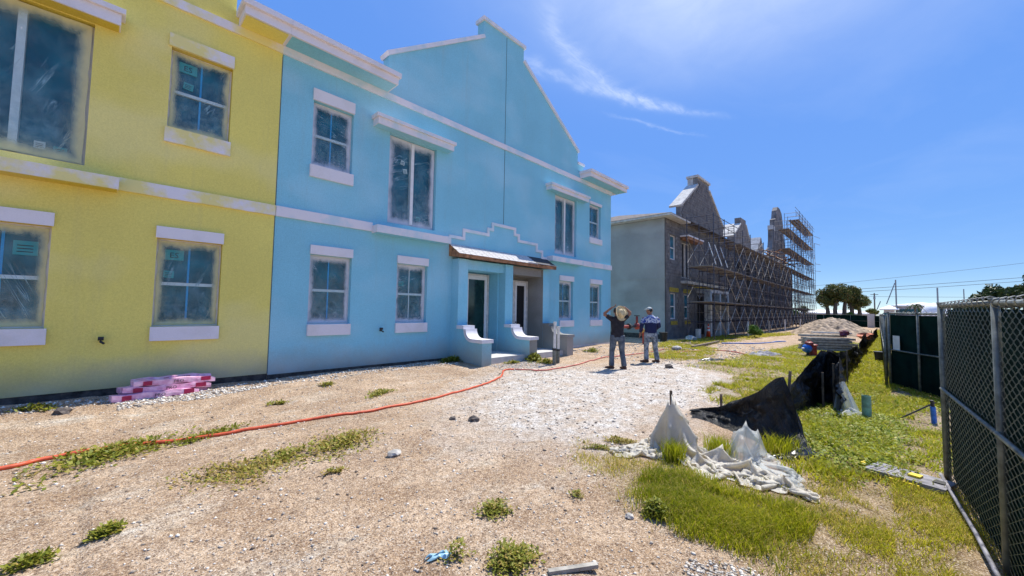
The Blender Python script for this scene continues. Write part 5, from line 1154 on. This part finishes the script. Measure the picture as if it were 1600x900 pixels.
# ------------------------------------------------------------------ foliage
def leaf_cloud(name, clumps, n, size, mat, parent, seed, dryf=.0, droop=.3, lowtint=None):
    r = np.random.default_rng(seed); C = np.array([c[:3] for c in clumps]); Rr = np.array([c[3:6] for c in clumps]); wgt = np.prod(Rr, 1)**(2/3); wgt /= wgt.sum()
    k = r.choice(len(clumps), n, p=wgt); d = r.normal(size=(n, 3)); d /= np.linalg.norm(d, axis=1)[:, None]
    rad = r.random(n)**.28; P_ = C[k]+d*rad[:, None]*Rr[k]*(1+.10*r.normal(size=(n, 1)))
    nrm = d+.75*r.normal(size=(n, 3)); nrm /= np.linalg.norm(nrm, axis=1)[:, None]
    t1_ = np.cross(nrm, r.normal(size=(n, 3))); t1_ /= np.linalg.norm(t1_, axis=1)[:, None]; t2_ = np.cross(nrm, t1_)
    s = size*(.6+.8*r.random(n))[:, None]
    V = np.stack([P_-t1_*s, P_+t2_*s*.45, P_+t1_*s, P_-t2_*s*.45], 1).reshape(-1, 3); F = np.arange(4*n).reshape(n, 4)
    ct = r.random(len(clumps)); tint = np.clip(.25+.35*ct[k]+.3*r.random(n)+.0*d[:, 2], 0, 1); dry = (r.random(n) < dryf)*r.random(n)
    org = np.array(ORG[parent.name]); me = np_mesh(name, V-org, F, mat, {'tint': np.repeat(tint, 4), 'dry': np.repeat(dry, 4)}); return link(name, me, parent, None, tuple(org))
def tree(label, x, y, crown_z, r, ncl, nleaf, lsize, trunk_r, mat, seed, cat='tree', name='tree', group=None, dryf=0., sq=(1, 1, .8), fork=True):
    rs = random.Random(seed); z = g1(x, y); t = thing(name, label, cat, (x, y, z), group)
    m = MB(); top = (x+rs.uniform(-.2, .2), y+rs.uniform(-.2, .2), z+crown_z-r*sq[2]*.3)
    m.tube([(x, y, z-.1), (x+rs.uniform(-.1, .1), y+rs.uniform(-.1, .1), z+crown_z*.5), top], 0, 8, rr=[trunk_r, trunk_r*.8, trunk_r*.55])
    cl = []
    for i in range(ncl):
        a = rs.uniform(0, 6.28); e = rs.uniform(-.6, 1); q = rs.uniform(.35, .8)*r
        c = (x+q*math.cos(a)*math.sqrt(max(0, 1-e*e))*sq[0], y+q*math.sin(a)*math.sqrt(max(0, 1-e*e))*sq[1], z+crown_z+q*e*sq[2]); rr = r*rs.uniform(.28, .48); cl.append((*c, rr*sq[0], rr*sq[1], rr*sq[2]))
        if fork and i < 6: m.tube([top, tuple((Vector(top)+Vector(c))/2+Vector((0, 0, -.05*r))), c], 0, 5, rr=[trunk_r*.4, trunk_r*.25, trunk_r*.1])
    m.build('trunk', M['bark'], t, smoothf=True); leaf_cloud('crown', cl, nleaf, lsize, mat, t, seed, dryf); return t
pal = [(78.2, 6.7, 3.9, 1.6, 'leftmost round-crowned palm of the cluster beyond the green fence'), (78.0, 5.7, 4.45, 1.75, 'tall round-crowned palm second from the left in the cluster'), (79.2, 4.8, 4.6, 1.75, 'tallest round-crowned palm at the middle of the cluster'), (79.8, 3.9, 4.2, 1.7, 'round-crowned palm right of the tallest in the cluster'), (80.5, 3.1, 3.4, 1.45, 'low round-crowned palm at the right end of the cluster')]
for k, (x, y, cz, r, lb) in enumerate(pal): tree(lb, x, y, cz+.15, r, 22, 4200, .15, .34, M['leaf'], 40+k, 'palm tree', 'palm_tree', 'round-crowned palms beyond the green fence', .16, (1, 1, 1.05), False)
tree('small bush-like palm left of the palm cluster', 76.5, 9.6, 2.2, .9, 6, 500, .16, .12, M['leaf'], 50, 'palm tree', 'palm_tree', 'small palms beyond the green fence')
tree('round green shrub in front of the white roof, left of the palm cluster', 77, 10.6, 1.6, .9, 6, 500, .14, .1, M['shrub_leaf'], 51, 'shrub', 'shrub')
tree('yellow green shrub at the foot of the palm cluster', 77, 4.2, 1.3, 1.0, 6, 600, .14, .1, M['shrub_leaf'], 52, 'shrub', 'shrub')
tree('bushy green shrub at the right end of the palm cluster', 83, 1.8, 2.2, 1.0, 6, 600, .16, .1, M['leaf'], 53, 'shrub', 'shrub')
x, y = 30.3, 6.45; tree('bushy green shrub growing at the foot of the scaffold', x, y, .42, .52, 9, 900, .07, .03, M['shrub_leaf'], 54, 'shrub', 'shrub')
tl = [(62, -6.3, 2.2, 1.3), (62, -7.2, 3.0, 1.5), (63, -8.1, 3.4, 1.6), (62, -8.9, 3.5, 1.7), (61, -9.6, 3.5, 1.6), (60, -10.3, 3.8, 1.7), (55, -10.2, 4.2, 1.9)]
pos = ['leftmost and lowest', 'second from the left', 'third from the left', 'middle', 'third from the right', 'second from the right', 'tallest and rightmost']
for k, (x, y, cz, r) in enumerate(tl): tree('%s dark green tree of the row behind the nearest fence' % pos[k], x, y, cz, r, 18, 2600, .17, .2, M['leaf_far'], 60+k, 'tree', 'tree', 'row of dark trees behind the nearest fence', 0, (1, 1, .85))
def coco(label, x, y, h, seed, nf=13, L=1.9):
    rs = random.Random(seed); z = g1(x, y); t = thing('coconut_palm', label, 'palm tree', (x, y, z)); m = MB()
    m.tube([(x, y, z-.1), (x+.1, y, z+h*.5), (x+.05, y+.1, z+h)], 0, 8, rr=[.17, .13, .11]); m.build('trunk', M['bark'], t)
    for i in range(nf):
        a = 6.283*i/nf+rs.uniform(-.2, .2); el = rs.uniform(.1, 1.1); m = MB(); pts = []
        for q in range(6):
            f = q/5; pts.append(Vector((x+.05+L*f*math.cos(a)*math.cos(el*.7), y+.1+L*f*math.sin(a)*math.cos(el*.7), z+h+L*(f*math.sin(el)-f*f*1.05))))
        for q in range(5):
            dd = (pts[q+1]-pts[q]).normalized(); sd = dd.cross(Vector((0, 0, 1))).normalized(); w0 = .30*(1-q/6)
            for sg in (-1, 1):
                m.add([pts[q], pts[q+1], pts[q+1]+sd*sg*w0-Vector((0, 0, w0*.55)), pts[q]+sd*sg*w0*1.05-Vector((0, 0, w0*.55))], [(0, 1, 2, 3)])
        m.build('frond', M['palm_leaf'], t)
coco('small coconut palm in front of the white-roofed far building', 120, -4.4, 4.0, 3)
coco('coconut palm poking up beside the scaffold at the far left end of the green fence', 79, 12.9, 3.6, 5)

# ------------------------------------------------------------------ far buildings, masts, poles, lines
def far_building(name, label, x0, x1, y0, y1, h, rh, win=0, wallm='marina_wall'):
    t = thing(name, label, 'building', ((x0+x1)/2, (y0+y1)/2, 0)); m = MB(); m.box(x0, x1, y0, y1, -.2, h); m.build('wall', M[wallm], t)
    m = MB(); e = .8; d = min(y1-y0, x1-x0)/2+e; X0, X1, Y0, Y1 = x0-e, x1+e, y0-e, y1+e; m.box(X0, X1, Y0, Y1, h, h+.25)
    m.add([(X0, Y0, h+.25), (X1, Y0, h+.25), (X1, Y1, h+.25), (X0, Y1, h+.25), ((X0+X1)/2, Y0+d, h+rh), ((X0+X1)/2, Y1-d, h+rh)], [(0, 1, 4), (1, 2, 5, 4), (2, 3, 5), (3, 0, 4, 5)]); m.build('roof', M['marina_white'], t)
    for k in range(win):
        yc = y0+(y1-y0)*(k+.5)/win; m = MB(); m.box(x0-.06, x0-.02, yc-.6, yc+.6, h-1.9, h-.7); m.build('window', M['glass'], t)
    return t
far_building('marina_building', 'long pale building with white roof behind the gate leaf', 140, 152, -11, -1.7, 4.0, 1.1, 8)
far_building('marina_building', 'small white pavilion left of the long pale building', 136, 142, -1.4, .6, 3.0, 1.2, 2)
far_building('marina_building', 'low white-roofed shed seen behind the palm cluster', 118, 126, 1.9, 16.5, 1.75, .95, 6)
t = thing('boat_shed', 'rounded white boat shelter above the gate leaf', 'boat shelter', (128, -7.6, 0)); m = MB(); ball(m, (128, -7.6, 2.0), 3.0, 2.1, 2.6); m.build('dome', M['marina_white'], t, smoothf=True); m = MB(); m.box(126, 130, -9, -6, -.1, 2.0); m.build('hull', M['marina_white'], t)
def utility_pole(label, x, y, h, mat='pole', r=.16, arm=True):
    t = thing('utility_pole', label, 'pole', (x, y, 0), None); m = MB(); m.tube([(x, y, -.2), (x, y, h)], 0, 8, rr=[r, r*.75]); m.build('post', M[mat], t)
    if arm:
        m = MB(); m.bar((x, y-.7, h-.35), (x, y+.7, h-.35), .12, .12); m.build('cross_arm', M[mat], t)
        m = MB(); m.tube([(x-.25, y, h-1.5), (x-.25, y, h-.8)], .2, 8); m.build('transformer', M['mast'], t)
utility_pole('dark utility pole right of the palm cluster', 127.5, 2.11, 6.9)
utility_pole('tall thin grey pole rising behind the gate leaf', 139, -1.75, 10.7, 'mast', .17, False)
utility_pole('grey pole above the rounded white boat shelter', 147, -9.4, 8.9, 'mast', .2, False)
utility_pole('lamp pole just left of the dark tree row', 150, -14.1, 8.6, 'mast', .13, False)
m = MB(); m.tube([(138, .05, 4.5), (139.5, -1.6, 9.9)], .10, 6); tag(m.build('boat_mast', M['mast']), 'slanting thin mast leaning against the tall grey pole', 'mast')
m = MB(); m.tube([(129.5, 1.75, 3.0), (130.5, 1.1, 5.0)], .09, 6); tag(m.build('boat_mast', M['mast']), 'short slanting mast right of the dark utility pole', 'mast')
def cable(label, a, b, sag, r=.045):
    a, b = Vector(a), Vector(b); m = MB(); m.tube([a.lerp(b, i/16)-Vector((0, 0, sag*4*(i/16)*(1-i/16))) for i in range(17)], r, 4); tag(m.build('power_line', M['cable']), label, 'power line', 'power lines crossing the sky')
cable('upper of the two dark power lines in the right sky', (115, 17.5, 6.6), (168, -37.6, 13.3), .3)
cable('lower of the two dark power lines, meeting the utility pole top', (115, 17.5, 6.0), (168, -37.6, 12.3), .3)
cable('faint highest power line in the right sky', (108, 23, 6.8), (168, -37.6, 17.6), .4, .03)
cable('lowest level power line above the white roofs', (115, 17, 6.1), (160, -28, 6.8), .2, .03)

# ------------------------------------------------------------------ grass, weeds, pebbles
def blades(P_, hgt, wid, lean, r, curl=.5):
    n = len(P_); a = r.random(n)*2*math.pi; dx, dy = np.cos(a), np.sin(a); la = r.random(n)*2*math.pi; lx, ly = np.cos(la)*lean, np.sin(la)*lean
    b = P_.copy(); w = wid[:, None]*np.stack([dx, dy, 0*dx], -1)
    mid = b+np.stack([lx*hgt*.35, ly*hgt*.35, hgt*.6], -1); tip = b+np.stack([lx*hgt, ly*hgt, hgt*(1-curl*.3)], -1)
    V = np.stack([b-w, b+w, mid+w*.7, mid-w*.7, tip], 1).reshape(-1, 3)
    k = np.arange(n)[:, None]*5; F = np.concatenate([k+np.array([[0, 1, 2]]), k+np.array([[0, 2, 3]]), k+np.array([[3, 2, 4]])], 0); return V, F
def scatter(poly, n, r, thr=0., f1=1.3, f2=4., gap=.0):
    p = np.array(poly); lo = p.min(0); hi = p.max(0); q = lo+(hi-lo)*r.random((n, 2)); w = .22*vnoise(q[:, 0]+5, q[:, 1], 2.2)
    jt = r.normal(size=(n, 2))*.10*min(1.6, 1+.03*q[:, 0].mean()); k = inpoly(q[:, 0]+w+jt[:, 0], q[:, 1]+w*.8+jt[:, 1], poly); dens = .5+vnoise(q[:, 0], q[:, 1], f1)*.8+vnoise(q[:, 0]+7, q[:, 1]+3, f2)*.7
    k &= r.random(n) < np.clip(dens-thr, 0, 1)*1.6; q = q[k]; return np.stack([q[:, 0], q[:, 1], gz(q[:, 0], q[:, 1])-.004], -1)
gr = np.random.default_rng(21); VV = []; FF = []; TT = []; DD = []; base_ = 0
def emit(P_, h0, h1, w0, lean, tintb, dryb, curl=.5):
    global base_
    n = len(P_); h = h0+(h1-h0)*gr.random(n); V, F = blades(P_, h, w0*(.7+.6*gr.random(n)), lean*(.4+gr.random(n)), gr, curl)
    pn = np.clip(.5+vnoise(P_[:, 0]+3, P_[:, 1]+8, 1.9)*1.1, 0, 1); ti = np.clip(tintb*.6+.55*gr.random(n)*pn+.2*pn, 0, 1); dr = np.clip((gr.random(n) < dryb*(1.5-pn))*(.4+.6*gr.random(n)), 0, 1)
    VV.append(V); FF.append(F+base_); TT.append(np.repeat(ti, 5)); DD.append(np.repeat(dr, 5)); base_ += len(V)
emit(scatter(LAWN, 150000, gr, .26, 1.7, 5.), .02, .075, .0028, .9, .5, .5)
emit(scatter([(3.1,1.0),(3.5,1.8),(4.1,1.72),(4.15,1.1),(4.2,.6),(3.8,.45),(3.4,.65)], 46000, gr, .12, 2.3, 6.), .04, .13, .003, .7, .3, .22)
emit(scatter(STRIP[:5]+[(14,.1),(13.2,-.12),(11.6,-.8),(6.3,-.45),(5.6,-.1)], 90000, gr, .36, 1.7, 5.), .04, .13, .006, 1.0, .45, .22)
emit(scatter([(13,.8),(60,.6),(60,.1),(13,-.05)], 40000, gr, .1), .06, .18, .012, 1.0, .6, .15)
emit(scatter(BACK, 90000, gr, .26, 1.2, 3.), .04, .12, .009, 1.0, .6, .25)
emit(scatter(BACK2, 30000, gr, .15), .04, .12, .007, 1.0, .5, .3)
emit(scatter(BACK3, 60000, gr, .32), .04, .12, .010, 1.0, .5, .4)
emit(scatter(BACK4, 50000, gr, .30), .05, .14, .014, 1.0, .55, .4)
emit(scatter(EDGE, 26000, gr, .38), .03, .07, .003, 1.0, .5, .6)
# tufts growing through the white sheet
for (x, y, s) in [(4.42,1.74,.10),(5.05,1.45,.14),(5.75,.98,.18)]:
    q = np.array([[x, y]])+gr.normal(size=(420, 2))*s*.55; emit(np.stack([q[:, 0], q[:, 1], gz(q[:, 0], q[:, 1])], -1), .12, .30, .0035, .45, .15, .12)
o = link('grass', np_mesh('grass', np.concatenate(VV), np.concatenate(FF), M['grass'], {'tint': np.concatenate(TT), 'dry': np.concatenate(DD)}), None, 'stuff'); tag(o, 'yellow green grass and weeds on the right of the site', 'grass')
def weed(label, x, y, rx, ry, n, h, size, dryf, seed, ang=0.):
    r = np.random.default_rng(seed); z = g1(x, y); ns = max(8, n//16); P_ = []; T_ = []
    c = r.normal(size=(ns, 2))*.38; lv = r.integers(0, ns, n); off = r.normal(size=(n, 2))*.20; q = c[lv]+off; ca, sa = math.cos(ang), math.sin(ang)
    X = x+(q[:, 0]*rx*ca-q[:, 1]*ry*sa); Y = y+(q[:, 0]*rx*sa+q[:, 1]*ry*ca); dome = np.exp(-(q**2).sum(1)*1.2); Z = gz(X, Y)+.004+h*r.random(n)*dome
    yaw = r.random(n)*6.283; pit = r.normal(size=n)*.5; s = size*(.5+r.random(n)); d = np.stack([np.cos(yaw)*np.cos(pit), np.sin(yaw)*np.cos(pit), np.abs(np.sin(pit))], -1); sd = np.stack([-np.sin(yaw), np.cos(yaw), r.normal(size=n)*.3], -1)
    C = np.stack([X, Y, Z], -1); V = np.stack([C, C+d*s[:, None]*.5+sd*s[:, None]*.24, C+d*s[:, None], C+d*s[:, None]*.5-sd*s[:, None]*.24], 1).reshape(-1, 3)
    rx_ = x+(c[:, 0]*rx*ca-c[:, 1]*ry*sa); ry_ = y+(c[:, 0]*rx*sa+c[:, 1]*ry*ca); A_ = np.stack([rx_, ry_], -1); k_ = np.argsort(A_[:, 0]*math.cos(ang)+A_[:, 1]*math.sin(ang)); A_ = A_[k_]
    st_ = []
    for q0, q1 in zip(A_[:-1], A_[1:]):
        for f0, f1 in ((0, .34), (.33, .67), (.66, 1)):
            p0, p1 = q0+(q1-q0)*f0, q0+(q1-q0)*f1; dd = p1-p0; dd = np.array([-dd[1], dd[0]])/(np.hypot(*dd)+1e-6)*.003
            for pp in (p0-dd, p1-dd, p1+dd, p0+dd): st_.append((pp[0], pp[1], g1(*pp)+.006))
    V = np.concatenate([V, np.array(st_)]); n += len(st_)//4
    F = np.arange(4*n).reshape(n, 4); ti = np.clip(.2+.7*r.random(n), 0, 1); dr = (r.random(n) < dryf)*(.3+.7*r.random(n))
    V[:, 2] = np.maximum(V[:, 2], gz(V[:, 0], V[:, 1])+.002)
    o = link('weed_patch', np_mesh('weed_patch', V-np.array([x, y, z]), F, M['weed'], {'tint': np.repeat(ti, 4), 'dry': np.repeat(dr, 4)}), None, None, (x, y, z)); tag(o, label, 'weeds', 'weed patches on the bare sand')
weed('long green weed patch crossed by the orange hose at far left', .15, 6.12, .75, .45, 1500, .05, .05, .15, 1, .5)
weed('straggling green and yellow weed patch in the middle of the sand', 2.0, 4.72, .55, .38, 1200, .04, .04, .55, 2, .6)
weed('small yellow green tail of weeds left of the straggling patch', 1.45, 4.75, .35, .18, 420, .035, .04, .45, 3, .5)
weed('dark green weed tuft close to the yellow wall at far left', -.60, 8.75, .22, .15, 300, .08, .05, .05, 4)
weed('small bright green tuft alone on the left sand', .10, 4.02, .14, .09, 320, .05, .035, .08, 5)
weed('weed clump in the bottom left corner', -.26, 3.9, .16, .12, 380, .05, .035, .15, 6)
weed('weed patch on sand beyond the orange hose before the blue wall', 3.7, 6.95, .40, .20, 420, .05, .05, .25, 7, .5)
weed('green weeds touching the orange hose right of the long patch', 1.05, 6.2, .45, .15, 420, .045, .045, .2, 8, .3)
weed('dry brownish creeping weeds on the sand at left centre', 1.1, 4.6, .5, .5, 1100, .02, .035, .75, 9, .9)
weed('green and brown weed clump in the lower centre', 2.31, 2.38, .20, .13, 700, .05, .028, .35, 10)
weed('largest leafy weed clump at the bottom centre edge', 1.95, 1.84, .19, .17, 1500, .07, .026, .30, 11)
weed('sparse upright weed left of the largest clump', 1.72, 2.10, .10, .10, 160, .12, .026, .35, 12)
weed('bright green tuft at the foot of the blue wall by the porch', 6.95, 9.05, .45, .20, 900, .12, .07, .05, 13)
weed('tall green weeds in front of the middle porch wall', 9.35, 8.0, .42, .22, 1200, .22, .07, .08, 14, .3)
weed('yellow green weeds left of the white pipes', 9.35, 7.50, .30, .18, 600, .12, .06, .2, 15, .3)
weed('small weeds along the porch slab front', 8.4, 8.0, .3, .1, 300, .08, .05, .15, 16)
weed('tuft of weeds at the right end of the blue wall', 13.2, 8.3, .35, .2, 420, .12, .07, .1, 17)
weed('thin weeds on the sand between the hose and the blue wall', 3.1, 8.1, .2, .12, 160, .04, .05, .3, 18)
weed('small yellowish weeds nearest the yellow house corner', 2.0, 7.2, .22, .1, 140, .04, .05, .35, 19)
weed('brown orange dried weeds left of the white plastic', 4.55, 2.45, .22, .10, 500, .04, .028, .8, 20, 2.2)
weed('short green weeds beside the left tip of the white plastic', 4.15, 2.5, .22, .08, 420, .035, .025, .35, 21, 2.2)
weed('dark green grass tuft at the left edge of the lawn', 3.25, 1.42, .12, .10, 800, .10, .035, .03, 22)
weed('thin weed sprig right of centre on bare sand', 3.0, 2.05, .10, .05, 120, .04, .025, .4, 23)
weed('weeds at the left foot of the straggling patch on the sand', 1.62, 3.95, .12, .07, 150, .03, .03, .6, 24)
r_ = np.random.default_rng(77); q = np.concatenate([scatter(STRIP, 60000, r_, .12, 2.1, 5.), scatter(BACK, 30000, r_, .3, 2.1, 5.), scatter([(5.6,-.2),(8.8,-.2),(9.2,.7),(7.4,1.0),(5.9,.8)], 16000, r_, .05, 2.1, 5.)]); n = len(q)
yaw = r_.random(n)*6.283; sz = (.012+.016*r_.random(n))*(1+np.maximum(0, q[:, 0]-8)*.035); hh = r_.random(n)**1.5*.07
d_ = np.stack([np.cos(yaw), np.sin(yaw), .5*r_.normal(size=n)], -1); e_ = np.stack([-np.sin(yaw), np.cos(yaw), .4*r_.normal(size=n)], -1); C = q+np.stack([0*hh, 0*hh, hh+.012], -1)
V = np.stack([C, C+d_*sz[:, None]+e_*sz[:, None]*.6, C+d_*sz[:, None]*1.8, C+d_*sz[:, None]-e_*sz[:, None]*.6], 1).reshape(-1, 3)
o = link('ground_cover', np_mesh('ground_cover', V, np.arange(4*n).reshape(n, 4), M['weed_bright'], {'tint': np.repeat(r_.random(n), 4), 'dry': np.repeat((r_.random(n) < .12)*r_.random(n), 4)}), None, 'stuff'); tag(o, 'low broad-leaved weeds between the silt fence and the green fence', 'ground cover')
# pebbles
pr_ = np.random.default_rng(31)
def pebbles(poly, n, s0, s1, power=3.):
    p = np.array(poly); lo = p.min(0); hi = p.max(0); q = lo+(hi-lo)*pr_.random((n, 2)); q = q[inpoly(q[:, 0], q[:, 1], poly)]; s = s0+(s1-s0)*pr_.random(len(q))**power; return q, s
PB = [pebbles([(-1.2,2.5),(1.2,.6),(3.4,.2),(3.6,2.2),(5,3.5),(9,7.5),(4,8.8),(-1.2,8.9)], 15000, .004, .022, 4.), pebbles([(2.2,.35),(2.95,.25),(3.1,.7),(2.9,1.05),(2.45,.95)], 2600, .006, .022, 2.), pebbles([(.2,8.2),(2.2,8.5),(2.4,8.95),(.2,8.75)], 2200, .008, .035, 2.), pebbles([(3.5,2.4),(8,2.2),(12.5,5),(9.5,7),(7.5,7.5),(5.5,6.5),(4,5)], 6000, .005, .032, 5.), pebbles([(-1.2,8.6),(7,8.6),(7,9.35),(-1.2,9.3)], 2600, .008, .04, 3.), pebbles([(7.5,7.2),(9.4,7.2),(9.2,8.1),(7.4,8.1)], 1500, .008, .03, 2.), pebbles([(12,4),(22,4),(22,9),(12,9)], 3000, .010, .06, 4.), pebbles([(-1.2,1.5),(.5,.6),(3.2,.1),(3.3,1.8),(1,3.5),(-1.2,3.2)], 6000, .003, .012, 3.)]
q = np.concatenate([a for a, b in PB]); s = np.concatenate([b for a, b in PB]); n = len(q)
oct_ = np.array([[1,0,0],[0,1,0],[-1,0,0],[0,-1,0],[0,0,1],[0,0,-1]], float); fo = np.array([[0,1,4],[1,2,4],[2,3,4],[3,0,4],[1,0,5],[2,1,5],[3,2,5],[0,3,5]])
a = pr_.random(n)*6.283; v = oct_[None]*(.65+.7*pr_.random((n, 6, 1)))*np.stack([np.ones(n), .6+.4*pr_.random(n), .35+.4*pr_.random(n)], -1)[:, None]
v = np.stack([v[..., 0]*np.cos(a)[:, None]-v[..., 1]*np.sin(a)[:, None], v[..., 0]*np.sin(a)[:, None]+v[..., 1]*np.cos(a)[:, None], v[..., 2]], -1)*s[:, None, None]
V = v+np.stack([q[:, 0], q[:, 1], gz(q[:, 0], q[:, 1])+s*.15], -1)[:, None]; F = (np.arange(n)[:, None, None]*6+fo[None]).reshape(-1, 3)
o = link('gravel', np_mesh('gravel', V.reshape(-1, 3), F, M['pebble'], {'tint': np.repeat(np.clip(.5+.35*pr_.normal(size=n), 0, 1), 6)}), None, 'stuff'); tag(o, 'loose pebbles scattered over the sandy ground', 'gravel')
